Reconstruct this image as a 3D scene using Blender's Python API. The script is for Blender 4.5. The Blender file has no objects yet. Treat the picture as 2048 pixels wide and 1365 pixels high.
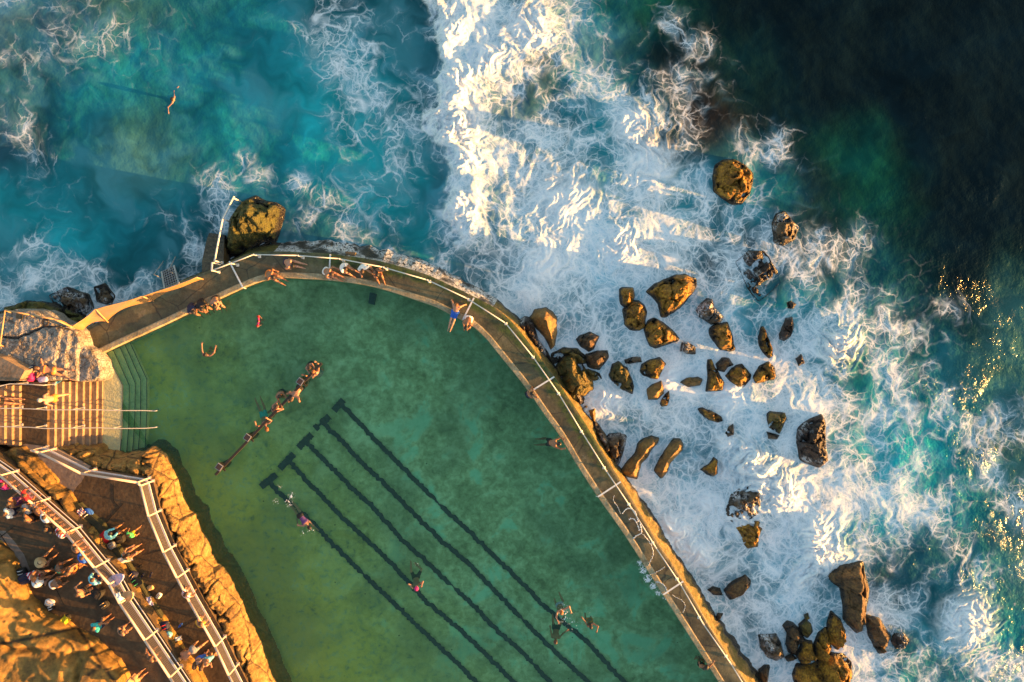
import bpy, math, random
import numpy as np
from mathutils import Vector, Matrix
random.seed(7); np.random.seed(7)
S = bpy.context.scene
R = math.radians
# ---------------------------------------------------------------- camera, sky, sun, exposure
H = 40.0                                    # drone height over the sea, metres
cam = bpy.data.objects.new("camera", bpy.data.cameras.new("camera")); S.collection.objects.link(cam)
cam.location = (0, 0, H); cam.rotation_euler = (0, 0, 0)
cam.data.sensor_width = 36; cam.data.lens = 36*H/51.2; cam.data.clip_end = 3000
S.camera = cam
SUN_EL, SUN_AZ = R(3.5), R(-13)             # low morning sun over the sea, azimuth from +X
sd_ = Vector((math.cos(SUN_AZ)*math.cos(SUN_EL), math.sin(SUN_AZ)*math.cos(SUN_EL), math.sin(SUN_EL)))
world = bpy.data.worlds.new("World"); S.world = world; world.use_nodes = True
wn = world.node_tree.nodes; bg = wn["Background"]
sky = wn.new("ShaderNodeTexSky"); sky.sky_type = 'NISHITA'; sky.sun_disc = False
sky.sun_elevation = SUN_EL; sky.sun_rotation = math.atan2(sd_.x, sd_.y); sky.air_density = 1.0; sky.dust_density = 1.0
world.node_tree.links.new(sky.outputs[0], bg.inputs[0]); bg.inputs[1].default_value = 0.15
sl = bpy.data.lights.new("sun", 'SUN'); sl.energy = 5.0; sl.angle = R(0.6); sl.color = (1.0, .47, .12)
so = bpy.data.objects.new("sun", sl); S.collection.objects.link(so)
so.rotation_euler = sd_.to_track_quat('Z', 'Y').to_euler()
S.view_settings.view_transform = 'Standard'; S.view_settings.look = 'None'
S.view_settings.exposure = 2.25; S.view_settings.gamma = 1.0
S.cycles.max_bounces = 6; S.cycles.transparent_max_bounces = 12
S.cycles.use_denoising = True
# ---------------------------------------------------------------- basics
def P(px, py, z=0.0):
    k = (H-z)/(40.0*H)
    return Vector(((px-1024)*k, (682.5-py)*k, z))
def PL(pts, z=0.0): return [P(a, b, z) for a, b in pts]
def Z(ox, oy, s, pts): return [(ox+x/s, oy+y/s) for x, y in pts]
class MB:
    def __init__(s): s.v = []; s.f = []
    def add(s, vs, fs):
        n = len(s.v); s.v += [tuple(v) for v in vs]; s.f += [tuple(i+n for i in f) for f in fs]
    def box(s, c, sx, sy, sz, rz=0.0, axes=None):
        c = Vector(c)
        if axes is None:
            ca, sa = math.cos(rz), math.sin(rz); axes = (Vector((ca, sa, 0)), Vector((-sa, ca, 0)), Vector((0, 0, 1)))
        vs = [c+axes[0]*(i*sx/2)+axes[1]*(j*sy/2)+axes[2]*(k*sz/2) for k in (-1, 1) for j in (-1, 1) for i in (-1, 1)]
        s.add(vs, [(0,2,3,1),(4,5,7,6),(0,1,5,4),(2,6,7,3),(0,4,6,2),(1,3,7,5)])
    def beam(s, a, b, w, h):
        a, b = Vector(a), Vector(b); d = b-a; L = d.length
        if L < 1e-5: return
        x = d/L; up = Vector((0, 0, 1)) if abs(x.z) < .95 else Vector((0, 1, 0))
        y = up.cross(x).normalized(); z = x.cross(y)
        s.box((a+b)/2, L, w, h, axes=(x, y, z))
    def tube(s, pts, r, n=8, cap=True):
        pts = [Vector(p) for p in pts]; m = len(pts); rr = r if isinstance(r, (list, tuple)) else [r]*m
        vs = []
        for i, p in enumerate(pts):
            t = (pts[min(i+1, m-1)]-pts[max(i-1, 0)]).normalized()
            up = Vector((0, 0, 1)) if abs(t.z) < .95 else Vector((0, 1, 0))
            a = up.cross(t).normalized(); b = t.cross(a)
            for k in range(n):
                w = 2*math.pi*k/n; vs.append(p+(a*math.cos(w)+b*math.sin(w))*rr[i])
        fs = [(i*n+k, i*n+(k+1) % n, (i+1)*n+(k+1) % n, (i+1)*n+k) for i in range(m-1) for k in range(n)]
        if cap: fs += [tuple(range(n))[::-1], tuple((m-1)*n+k for k in range(n))]
        s.add(vs, fs)
    def prism(s, poly, z0, z1):
        n = len(poly)
        vs = [(p[0], p[1], z0) for p in poly]+[(p[0], p[1], z1) for p in poly]
        fs = [tuple(range(n)) if area(poly) < 0 else tuple(range(n))[::-1], tuple(range(n, 2*n)) if area(poly) > 0 else tuple(range(n, 2*n))[::-1]]
        fs += [(i, (i+1) % n, n+(i+1) % n, n+i) for i in range(n)]
        s.add(vs, fs)
    def ball(s, c, r, n=10, m=6, sc=(1, 1, 1)):
        c = Vector(c); vs = []
        for j in range(m+1):
            t = math.pi*j/m
            for i in range(n):
                a = 2*math.pi*i/n; vs.append((c.x+r*sc[0]*math.sin(t)*math.cos(a), c.y+r*sc[1]*math.sin(t)*math.sin(a), c.z+r*sc[2]*math.cos(t)))
        s.add(vs, [(j*n+i, (j+1)*n+i, (j+1)*n+(i+1) % n, j*n+(i+1) % n) for j in range(m) for i in range(n)])
def area(p): return .5*sum(p[i][0]*p[(i+1) % len(p)][1]-p[(i+1) % len(p)][0]*p[i][1] for i in range(len(p)))
def link(o, parent=None):
    S.collection.objects.link(o)
    if parent: o.parent = parent
    return o
def mesh_obj(name, v, f, mat, parent=None, smooth=False, attrs=None):
    me = bpy.data.meshes.new(name)
    if isinstance(v, np.ndarray):
        me.vertices.add(len(v)); me.vertices.foreach_set("co", v.astype(np.float32).ravel())
        nf = len(f); me.loops.add(nf*4); me.polygons.add(nf)
        me.loops.foreach_set("vertex_index", f.astype(np.int32).ravel())
        me.polygons.foreach_set("loop_start", np.arange(0, nf*4, 4, dtype=np.int32))
        me.update(calc_edges=True); me.validate()
    else:
        me.from_pydata(v, [], f); me.update()
    for k, a in (attrs or {}).items():
        if a.ndim == 1:
            at = me.attributes.new(k, 'FLOAT', 'POINT'); at.data.foreach_set("value", a.astype(np.float32))
        else:
            if k in ('flow', 'drift'):
                at = me.attributes.new(k, 'FLOAT_VECTOR', 'POINT'); at.data.foreach_set('vector', a.astype(np.float32).ravel()); continue
            at = me.attributes.new(k, 'FLOAT_COLOR', 'POINT')
            at.data.foreach_set("color", np.concatenate([a, np.ones((len(a), 1))], 1).astype(np.float32).ravel())
    for m in (mat if isinstance(mat, (list, tuple)) else [mat]): me.materials.append(m)
    if smooth: me.polygons.foreach_set("use_smooth", [True]*len(me.polygons))
    return link(bpy.data.objects.new(name, me), parent)
def obj(name, mb, mat, parent=None, smooth=False): return mesh_obj(name, mb.v, mb.f, mat, parent, smooth)
def tag(o, label, cat, group=None):
    o["label"] = label; o["category"] = cat
    if group: o["group"] = group
    return o
def empty(name, loc, label, cat, group=None):
    o = bpy.data.objects.new(name, None); o.location = loc; o.empty_display_size = .2
    link(o); tag(o, label, cat, group); bpy.context.view_layer.update(); return o
def adopt(root, *parts):               # parent while keeping world place
    inv = Matrix.Translation(root.location).inverted()
    for p in parts:
        p.parent = root; p.matrix_parent_inverse = inv
    return root
def structure(o): o["kind"] = "structure"; return o
def resample(pts, n, closed=False):
    a = np.array([tuple(p) for p in pts], float)
    if closed: a = np.vstack([a, a[:1]])
    d = np.r_[0, np.cumsum(np.linalg.norm(np.diff(a, axis=0), axis=1))]
    t = np.linspace(0, d[-1], n+1 if closed else n)
    if closed: t = t[:-1]
    return np.stack([np.interp(t, d, a[:, k]) for k in range(a.shape[1])], 1)
def smooth_line(pts, it=2, closed=False):
    a = np.array([tuple(p) for p in pts], float)
    for _ in range(it):
        if closed:
            nx = np.roll(a, -1, 0); q = .75*a+.25*nx; r = .25*a+.75*nx
            a = np.stack([q, r], 1).reshape(-1, a.shape[1])
        else:
            q = .75*a[:-1]+.25*a[1:]; r = .25*a[:-1]+.75*a[1:]
            a = np.vstack([a[:1], np.stack([q, r], 1).reshape(-1, a.shape[1]), a[-1:]])
    return a
def poly_sd(X, Y, poly):               # signed distance, positive inside
    p = np.array([tuple(q)[:2] for q in poly], float); n = len(p)
    d = np.full(X.shape, 1e9); ins = np.zeros(X.shape, bool)
    for i in range(n):
        a, b = p[i], p[(i+1) % n]; e = b-a; L = e@e+1e-12
        t = np.clip(((X-a[0])*e[0]+(Y-a[1])*e[1])/L, 0, 1)
        d = np.minimum(d, (X-a[0]-t*e[0])**2+(Y-a[1]-t*e[1])**2)
        if a[1] != b[1]:
            c = (a[1] > Y) != (b[1] > Y)
            ins ^= c & (X < e[0]*(Y-a[1])/(b[1]-a[1]+(1e-12 if b[1] == a[1] else 0))+a[0])
    d = np.sqrt(d); return np.where(ins, d, -d)
def grid_faces(nx, ny, keep=None):
    i = np.arange(nx*ny).reshape(ny, nx)
    f = np.stack([i[:-1, :-1], i[:-1, 1:], i[1:, 1:], i[1:, :-1]], -1).reshape(-1, 4)
    if keep is not None:
        k = keep.ravel(); f = f[k[f].any(1)]
    used = np.unique(f); mp = np.zeros(nx*ny, np.int64); mp[used] = np.arange(len(used))
    return mp[f], used
# ---------------------------------------------------------------- materials
def new_mat(name):
    m = bpy.data.materials.new(name); m.use_nodes = True
    t = m.node_tree; b = t.nodes["Principled BSDF"]; return m, t, b
class NT:
    def __init__(s, t): s.t = t
    def n(s, kind, **kw):
        x = s.t.nodes.new("ShaderNode"+kind)
        for k, v in kw.items(): setattr(x, k, v)
        return x
    def l(s, a, b): s.t.links.new(a, b)
    def pos(s): return s.n("NewGeometry").outputs["Position"]
    def noise(s, scale, detail=5, rough=.6, vec=None, out=0, dist=0):
        x = s.n("TexNoise"); x.inputs["Scale"].default_value = scale; x.inputs["Detail"].default_value = detail
        x.inputs["Roughness"].default_value = rough; x.inputs["Distortion"].default_value = dist
        s.l(vec or s.pos(), x.inputs["Vector"]); return x.outputs[out]
    def voro(s, scale, feature='F1', vec=None, rnd=1.0):
        x = s.n("TexVoronoi", feature=feature); x.inputs["Scale"].default_value = scale; x.inputs["Randomness"].default_value = rnd
        s.l(vec or s.pos(), x.inputs["Vector"]); return x.outputs[0]
    def ramp(s, fac, stops):
        r = s.n("ValToRGB"); e = r.color_ramp.elements
        while len(e) < len(stops): e.new(.5)
        for q, (p, c) in zip(e, stops): q.position = p; q.color = (*c, 1) if len(c) == 3 else c
        s.l(fac, r.inputs[0]); return r.outputs[0]
    def step(s, fac, a, b):
        r = s.n("MapRange", interpolation_type='SMOOTHSTEP'); r.inputs[1].default_value = a; r.inputs[2].default_value = b
        s.l(fac, r.inputs[0]); return r.outputs[0]
    def mix(s, fac, a, b, mode='MIX'):
        x = s.n("Mix", data_type='RGBA', blend_type=mode)
        for sock, v in ((x.inputs[0], fac), (x.inputs[6], a), (x.inputs[7], b)):
            if isinstance(v, (int, float)): sock.default_value = v
            elif isinstance(v, tuple): sock.default_value = (*v, 1)
            else: s.l(v, sock)
        return x.outputs[2]
    def math(s, op, a, b=0.0):
        x = s.n("Math", operation=op)
        for sock, v in ((x.inputs[0], a), (x.inputs[1], b)):
            if isinstance(v, (int, float)): sock.default_value = v
            else: s.l(v, sock)
        return x.outputs[0]
    def attr(s, name, out="Fac"):
        x = s.n("Attribute", attribute_name=name); return x.outputs[out]
    def bump(s, h, strength, dist, bsdf):
        x = s.n("Bump"); x.inputs["Strength"].default_value = strength; x.inputs["Distance"].default_value = dist
        s.l(h, x.inputs["Height"]); s.l(x.outputs[0], bsdf.inputs["Normal"]); return x
def mat_plain(name, col, rough=.6, var=.25, scale=6., metal=0., bump=0.):
    m, t, b = new_mat(name); q = NT(t)
    n = q.noise(scale, 4)
    c0 = tuple(c*(1-var) for c in col); c1 = tuple(min(1, c*(1+var)) for c in col)
    q.l(q.ramp(n, [(.3, c0), (.7, c1)]), b.inputs["Base Color"])
    b.inputs["Roughness"].default_value = rough; b.inputs["Metallic"].default_value = metal
    if bump: q.bump(q.noise(scale*4, 4), bump, .02, b)
    return m
def mat_rock(name, dark, mid, light, scale=1.0, wetz=None, wet=(.02, .016, .012), moss=None, mossz=None, foam=0.0, bump=.9, rough=.75, pits=True, crack=0.0):
    m, t, b = new_mat(name); q = NT(t)
    n1 = q.noise(1.3*scale, 8, .65); n2 = q.noise(6.5*scale, 8, .75)
    f = q.math('ADD', q.math('MULTIPLY', n1, .45), q.math('MULTIPLY', n2, .55))
    c = q.ramp(f, [(.40, dark), (.5, mid), (.60, light)])
    cr = q.voro(1.1*scale, 'DISTANCE_TO_EDGE', q.mix(.12, q.pos(), q.noise(2.2*scale, 4, .6, None, 1)))
    c = q.mix(q.math('MULTIPLY', q.step(cr, .035, .0), crack), c, tuple(x*.25 for x in dark))
    if pits:
        v = q.voro(9*scale); c = q.mix(q.math('MULTIPLY', q.step(v, .22, .06), q.step(n1, .42, .56)), c, tuple(x*.35 for x in dark))
    if moss:
        g = q.step(q.noise(1.1*scale, 6, .7), .42, .58); c = q.mix(q.math('MULTIPLY', g, .85), c, moss)
    z = None
    if wetz is not None:
        sp = q.n("SeparateXYZ"); q.l(q.pos(), sp.inputs[0])
        z = q.math('ADD', sp.outputs[2], q.math('MULTIPLY', q.math('SUBTRACT', n1, .5), .7))
        w = q.step(z, wetz+.14, wetz-.10); c = q.mix(w, c, wet)
        rr = q.n("MapRange"); rr.inputs[3].default_value = rough; rr.inputs[4].default_value = .25; q.l(w, rr.inputs[0]); q.l(rr.outputs[0], b.inputs["Roughness"])
    else: b.inputs["Roughness"].default_value = rough
    if foam:
        mp = q.n("Mapping"); mp.inputs["Scale"].default_value = (1.0, .45, 1); mp.inputs["Rotation"].default_value = (0, 0, R(38)); q.l(q.pos(), mp.inputs[0])
        s1 = q.noise(5.0, 8, .70, mp.outputs[0], 0, .8); s2 = q.noise(1.0, 3, .5)
        fo = q.math('MULTIPLY', q.step(q.math('ABSOLUTE', q.math('SUBTRACT', s1, .5)), .07*foam, .01), q.math('MULTIPLY', q.step(s2, .66-.22*foam, .80-.2*foam), .85))
        c = q.mix(fo, c, (.78, .80, .84))
    q.l(c, b.inputs["Base Color"])
    h = q.math('ADD', q.math('ADD', q.math('MULTIPLY', q.noise(3.2*scale, 9, .75), 1.3), q.math('MULTIPLY', q.voro(9*scale), .45)), q.math('MULTIPLY', q.step(cr, .08, .0), -.5*crack))
    q.bump(h, min(1.0, bump), .16*max(1.0, bump)/scale, b)
    return m
# ---- noise helpers
# ---------------------------------------------------------------- noise and the field of foam over the sea
def _hash(ix, iy, s):
    h = (ix.astype(np.int64)*374761393 + iy.astype(np.int64)*668265263 + s*974634541) & 0x7fffffff
    h = ((h ^ (h >> 13))*1274126177) & 0x7fffffff
    h = ((h ^ (h >> 16))*2246822519) & 0x7fffffff
    return (h ^ (h >> 15)) & 0xffffff
def perlin(x, y, s=0):
    x0 = np.floor(x); y0 = np.floor(y); fx = (x-x0).astype(np.float32); fy = (y-y0).astype(np.float32)
    ix = x0.astype(np.int64); iy = y0.astype(np.int64)
    u = fx*fx*fx*(fx*(fx*6-15)+10); v = fy*fy*fy*(fy*(fy*6-15)+10)
    def g(a, b):
        t = _hash(ix+a, iy+b, s).astype(np.float32)*(6.2831853/16777216.0)
        return np.cos(t)*(fx-a)+np.sin(t)*(fy-b)
    n0 = g(0,0); n0 += u*(g(1,0)-n0)
    n1 = g(0,1); n1 += u*(g(1,1)-n1)
    return (n0+v*(n1-n0))*1.5
def fbm(x, y, o=4, s=0, gain=.5):
    r = 0; a = 1; t = 0; f = 1.
    for i in range(o):
        r = r+a*perlin(x*f+i*17.3, y*f-i*9.1, s+i); t += a; a *= gain; f *= 2.03
    return r/t
def ridged(x, y, o=4, s=0, gain=.55):
    r = 0; a = 1; t = 0; f = 1.
    for i in range(o):
        n = 1-np.abs(perlin(x*f+i*7.7, y*f+i*3.1, s+i))*1.6
        r = r+a*np.clip(n,0,1)**2; t += a; a *= gain; f *= 2.1
    return r/t
def worley(x, y, s=0):
    x0 = np.floor(x); y0 = np.floor(y); ix = x0.astype(np.int64); iy = y0.astype(np.int64)
    f1 = np.full(x.shape, 9., np.float32); f2 = f1.copy()
    for a in (-1,0,1):
        for b in (-1,0,1):
            h = _hash(ix+a, iy+b, s)
            px = x0+a+(h & 4095)/4096.; py = y0+b+((h >> 12) & 4095)/4096.
            d = np.sqrt((px-x)**2+(py-y)**2).astype(np.float32)
            m = d < f1
            f2 = np.where(m, f1, np.minimum(f2, d)); f1 = np.where(m, d, f1)
    return f1, f2
def chunks(x, y, s=0):
    """per-cell random tilts and steps: broken faceted rock, in cell units"""
    x0 = np.floor(x); y0 = np.floor(y); ix = x0.astype(np.int64); iy = y0.astype(np.int64)
    f1 = np.full(x.shape, 9.); f2 = f1.copy(); out = np.zeros(x.shape)
    for a in (-1,0,1):
        for b in (-1,0,1):
            h = _hash(ix+a, iy+b, s); dx = x-(x0+a+(h & 4095)/4096.); dy = y-(y0+b+((h >> 12) & 4095)/4096.)
            g = _hash(ix+a, iy+b, s+77); d = dx*dx+dy*dy; m = d < f1
            v = ((g & 255)/127.5-1)*dx+(((g >> 8) & 255)/127.5-1)*dy+((g >> 16) & 255)/255.*.5-.25
            f2 = np.where(m, f1, np.minimum(f2, d)); f1 = np.where(m, d, f1); out = np.where(m, v, out)
    return out, np.sqrt(f2)-np.sqrt(f1)
def sstep(a, b, x):
    t = np.clip((x-a)/(b-a), 0, 1); return t*t*(3-2*t)
COV = """
32122100123215987851000000000000
32221100124424987753221000000000
21111100114525987776332000000000
32100000013436887677432100000000
32100000012343976676443210000000
22100024421242877767762432000000
22111144231232787788874543100000
32111344434444677788987554421000
43223555555554458888975454321100
66544444555555578888877665432100
66665444555555578888888766565211
66666444444444478888888876566432
66666444444444478888899986655433
66666444444444478888888885766543
66666444444444478888888987765543
66666444444444478888998898765443
66666444444444478888998788753333
66666444444444478888998889754333
66666444444444478888888885655332
66666444444444478888888887646342
66666444444444478888888887765554
66666444444444478888888887755454
"""
TINT = """
LSSYYCTCCCTTTTLLNLCGEGDDDDDDDDDD
SSCCCCCCCCCCTTLLNLLTDDGGDDDDDDDD
TSCCCCCCCBBBTTLLNCCTDNGGDDDDDDDD
STCCYCCBBBBBBTLLSSCCTNNGDDDDDDDD
STCYYCCCCBBBBSLLSCCCSNNNGGEDDDDD
TCCYYYCCCCBBBTLLLLCCCCSBTNEEDDDD
BCCCCCTTSCCBBCLLLLLLCCSBTGGEDDDD
CBBCCTTTSSSTCCLLLLLLLCSNSNTGGDDD
CCCCTTTTTTTTTCSLLLLLLLNNSNTTGDDG
LLSNTTTTTTTTTCCSLLLLLLLCCCTTTGDY
LLLLTTTTTTTTTCCLLLLLLLLCCCTTTTGY
LLLLTTTTTTTTTCCLLLLLLLLLCCTBTTYY
LLLLTTTTTTTTTCCLLLLLLLLLLCCBBTTT
LLLLTTTTTTTTTCCLLLLLLLLLCNCBBBTY
LLLLTTTTTTTTTCCLLLLLLLLLLCBBBCTY
LLLLTTTTTTTTTCCLLLLLLLLLLCBBBBCY
LLLLTTTTTTTTTCCLLLLLLLLNLLCBSCCY
LLLLTTTTTTTTTCCLLLLLLLLNLLLCSTCY
LLLLTTTTTTTTTCCLLLLLLLLLLCNNTTCY
LLLLTTTTTTTTTCCLLLLLLLLLLCNNCSBC
LLLLTTTTTTTTTCCLLLLLLLLLLCCNCTBC
LLLLTTTTTTTTTCCLLLLLLLLLLCCCCTCC
"""
PAL = dict(D=(.003,.010,.0135),G=(.005,.027,.027),T=(.010,.085,.105),C=(.010,.165,.20),B=(.014,.30,.34),
           L=(.10,.24,.30),Y=(.045,.14,.13),N=(.02,.015,.013),S=(.022,.075,.105),E=(.005,.085,.062))
WAVE = [(838,-80),(845,0),(866,20),(868,60),(880,100),(885,140),(868,165),(878,200),(855,235),(848,255),(865,285),(890,300),(895,350),(890,400),(888,440),(905,480)]
def cubic(grid, gx, gy):
    h, w = grid.shape[:2]
    def k(t):
        # uniform b-spline weights: soft
        return ((1-t)**3/6, (3*t**3-6*t**2+4)/6, (-3*t**3+3*t**2+3*t+1)/6, t**3/6)
    x0 = np.floor(gx).astype(int); y0 = np.floor(gy).astype(int)
    wx = k(gx-x0); wy = k(gy-y0); out = 0
    for j in range(4):
        yy = np.clip(y0+j-1, 0, h-1)
        for i in range(4):
            xx = np.clip(x0+i-1, 0, w-1)
            wgt = (wx[i]*wy[j])
            out = out+grid[yy, xx]*(wgt[..., None] if grid.ndim == 3 else wgt)
    return out
SPRAY = [(905,60,30,.5),(918,180,34,.6),(912,262,40,.8),(930,320,30,.5),(925,420,34,.5),(980,120,40,.4),(1060,60,50,.4),(1240,490,42,.55),(1672,692,38,1.1),(1492,925,44,.8),(1520,960,40,.6),(1565,985,34,.7),(1640,1108,50,.8),(1600,1150,30,.5),(1480,1040,44,.5),(1450,880,24,.4),(1620,1060,30,.4),(1415,1000,30,.25),(1930,1240,60,.5),(1210,800,40,.3),(1460,800,40,.3),(1330,760,30,.2),(1130,400,70,.25),(1300,330,60,.25),(1265,250,50,.3),(1340,1060,40,.3),(1400,1110,40,.3),(1090,520,50,.2),(790,545,40,.15)]
WASHES = [(520,350,60,.62),(450,375,50,.6),(590,360,50,.5),(610,440,45,.62),(400,440,60,.5),(390,505,38,.85),(650,420,50,.4),(120,560,60,.75),(60,575,60,.75),(180,575,60,.6),(30,610,50,.8),(200,600,50,.7),(740,440,60,.35),(700,480,60,.6),(800,505,60,.62),(880,540,50,.62),(1440,150,40,.45),(1390,90,50,.4),(1340,50,50,.4),(1490,290,60,.45),(1560,300,60,.5),(1620,350,50,.5),(1700,600,60,.5),(1900,620,40,.4),(1800,760,100,.62),(1880,850,120,.6),(1780,900,80,.62),(1880,980,110,.55)]
def sea_fields(X, Y, land):
    """X,Y metres (world, y up) -> foam, tint, height."""
    px = X*40+1024; py = 682.5-Y*40
    cov = np.array([[int(c) for c in r] for r in COV.split()], np.float32)/9
    tint = np.array([[PAL[c] for c in r] for r in TINT.split()], np.float32)
    wx = fbm(X*.35, Y*.35, 4, 5); wy = fbm(X*.35+40, Y*.35, 4, 6)
    gx = (px+wx*55)/64-.5; gy = (py+wy*55)/64-.5
    c = cubic(cov, gx, gy)
    col = cubic(tint, gx, gy)
    # sharp front of the breaking wave
    wp = np.array(WAVE, float)
    wxx = np.interp(py, wp[:,1], wp[:,0])+fbm(X*1.3, Y*1.3, 4, 9)*26+perlin(X*.5,Y*.5,3)*6
    dfr = (px-wxx)/40.
    on = sstep(520, 470, py)
    front = sstep(-.15, .25, dfr)
    lowc = .22+.12*wx
    band = front*sstep(2.6, .3, dfr)
    c = c*(1-on)+on*np.where(dfr < 4, np.where(dfr < 0, np.minimum(c, .45)*(1-.6*front*0), np.maximum(c, .97*band)), c)
    c = c*(1-.10*sstep(1560, 1800, px)*sstep(480, 640, py))*(1-.27*sstep(480, 390, py)*sstep(960, 1040, px))*(1+.10*sstep(820, 760, px)*sstep(480, 440, py))
    for ax, ay, r, k in WASHES: c = np.maximum(c, k*np.exp(-((px-ax)**2+(py-ay)**2)/(r*r)))
    # flow warp: foam coordinates carried along by eddies
    qx = X.copy(); qy = Y.copy()
    def psi(a, b): return perlin(a*.20, b*.20, 21)*1.5+.40*perlin(a*.55, b*.55, 22)+.09*perlin(a*1.5, b*1.5, 23)
    for i in range(5):
        e = .05
        dx = (psi(qx, qy+e)-psi(qx, qy-e))/(2*e); dy = -(psi(qx+e, qy)-psi(qx-e, qy))/(2*e)
        qx = qx+dx*.24; qy = qy+dy*.24
    rg = ridged(qx*.9, qy*.9, 5, 51); fine = ridged(qx*3.0, qy*3.0, 4, 61)
    patch = fbm(X*.30, Y*.30, 4, 71)+.45*fbm(qx*.8, qy*.8, 3, 72)
    cc = np.clip(c*.86+patch*.66*sstep(0,.4,c), 0, 1)
    g1 = fbm(qx*.7, qy*.7, 6, 55, .60)
    sheet = sstep(-.10, .62, (cc-.70)*1.25+g1*1.35+(fine-.4)*.25)
    sheet = np.maximum(sheet, front*on*sstep(1.6, .2, dfr)*(.55+.5*fine))
    # water colour: aerated milky zones are paler in themselves
    milk = sstep(.15, .95, cc+.35*g1)
    m = milk[..., None]; tintv = col*(1-.78*m)+.78*m*np.array([.15, .38, .50], np.float32)
    tintv = tintv*np.exp(.75*np.clip(fbm(qx*.32, qy*.32, 5, 111), -1, 1)+.25*fbm(qx*1.4, qy*1.4, 3, 112))[..., None]
    cloud = (sstep(.05, .5, fbm(qx*.28+9, qy*.28, 5, 113)+.10)*sstep(900, 820, px)*.55)[..., None]; tintv = tintv*(1-cloud)+cloud*np.array([.07, .27, .32], np.float32)
    # real height of the water
    ridge = on*sstep(-.12, .55, dfr)*np.exp(-np.clip(dfr, 0, 50)/2.6)*(.75+.6*fbm(X*.7, Y*.7, 3, 14))
    h = .16*fbm(X*.16, Y*.16, 3, 101)+.055*fbm(X*.5+.3*Y, Y*.5, 3, 102)
    h = h+.60*ridge*(1+.16*(rg-.4))
    lump = np.clip(cc-.1, 0, 1)*(.085*fbm(qx*.8, qy*.8, 5, 57, .48)+.012*(fine-.4))
    h = h+lump
    spray = np.zeros(X.shape)
    for ax, ay, r, k in SPRAY:
        g = np.exp(-((px-ax)**2+(py-ay)**2)/(r*r)); g = np.where(g > .01, g, 0)
        h = h+k*g*np.clip(.45+.7*(rg-.3)+.25*(fine-.3), 0, 2)*.85
        spray = np.maximum(spray, sstep(.10, .85, g*(.55+.8*rg)+.15*(fine-.4)))
    return dict(cover=cc, sheet=np.maximum(sheet, spray), spray=spray, flow=np.stack([qx, qy, 0*qx], -1), drift=np.stack([X+(qx-X)*.30, Y+(qy-Y)*.30, 0*qx], -1), tint=tintv), h*sstep(1.0, -.4, land)
# ---------------------------------------------------------------- measured outlines (photo pixels of the real edges at their real heights)
ZW, ZD, ZP, ZU = 1.05, 1.30, 2.67, 3.75       # pool water, deck, lower path, upper path
INNER = [(150,733),(190,711),(260,678),(340,642),(374,625),(412,607),(441,594),(483.5,574),(510,564),(530,557.5),(560,553),(604,555),(659,558),(700,563),(746,571),(790,584),(840,601),(869,610),(901,627),(928,640.5),(946,650),(966,668),(981,684),(998,706),(1027,741),(1058,780),(1088,825),(1117,864),(1139,900),(1156,930),(1197,993),(1249,1065),(1294,1136),(1328,1189),(1406,1311),(1440,1365),(1500,1460),(1600,1620)]
OUTER = [(130,678),(158,664),(211,636),(290,592),(345,567),(388,553),(424,538),(466,521),(492,508),(520,503),(571,503),(600,505),(650,506),(688,511),(746,519),(790,530),(849,547),(884,563),(928,584),(957,598),(986,613),(1008,629),(1032,652),(1060,688),(1088,728),(1110,755),(1132,788),(1161,832),(1190,879),(1221,930),(1243,964),(1288,1039),(1328,1104),(1368,1163),(1389,1198),(1420,1253),(1457,1311),(1494,1365),(1560,1462),(1660,1620)]
ND = 240
inn = resample(smooth_line(PL(INNER, ZD), 2), ND); out = resample(smooth_line(PL(OUTER, ZD), 2), ND)
# re-pair: nearest outer arclength already close; keep monotone pairing
land_left = PL([(-400,600),(0,600),(10,618),(110,638),(158,664)], 1.3)
POOL_L = [(188,712),(200,745),(203,770),(203,912),(240,918),(288,912),(306,906),(326,930),(340,985),(352,1030),(372,1060),(384,1085),(402,1105),(418,1140),(450,1182),(476,1238),(492,1270),(515,1320),(530,1365),(560,1460),(600,1620)]
pool_poly = [tuple(p)[:2] for p in inn] + [tuple(P(a, b, ZW))[:2] for a, b in POOL_L[::-1]]
# ---------------------------------------------------------------- setting materials
m_sea, t, b = new_mat("sea_surface"); q = NT(t)
t.nodes.remove(b); outn = t.nodes["Material Output"]
wat = q.n("BsdfPrincipled"); foa = q.n("BsdfPrincipled"); mx = q.n("MixShader")
cov = q.attr("cover"); she = q.attr("sheet"); spr = q.attr("spray"); tc = q.attr("tint", "Color"); flo = q.attr("flow", "Vector"); dri = q.attr("drift", "Vector")
w1 = q.noise(1.9, 5, .5); w2 = q.noise(9, 3, .5)
q.l(tc, wat.inputs["Base Color"]); wat.inputs["Roughness"].default_value = .14; wat.inputs["IOR"].default_value = 1.33; wat.inputs["Specular IOR Level"].default_value = .14
sx = q.n("SeparateXYZ"); q.l(q.pos(), sx.inputs[0]); ch = q.n("MapRange"); ch.inputs[1].default_value = 16; ch.inputs[2].default_value = 24; ch.inputs[3].default_value = .22; ch.inputs[4].default_value = 1.55; ym = q.n('MapRange'); ym.inputs[1].default_value = 9; ym.inputs[2].default_value = 3; ym.inputs[3].default_value = .10; ym.inputs[4].default_value = 1.0; q.l(sx.outputs[1], ym.inputs[0]); q.l(sx.outputs[0], ch.inputs[0])
q.bump(q.math('MULTIPLY', q.math('ADD', w1, q.math('MULTIPLY', w2, .2)), q.math('MAXIMUM', q.math('MULTIPLY', q.math('MULTIPLY', ch.outputs[0], ym.outputs[0]), q.math('ADD', .50, q.math('MULTIPLY', q.step(q.noise(.30, 3, .5), .45, .62), .75))), .2)), .8, .22, wat)
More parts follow.
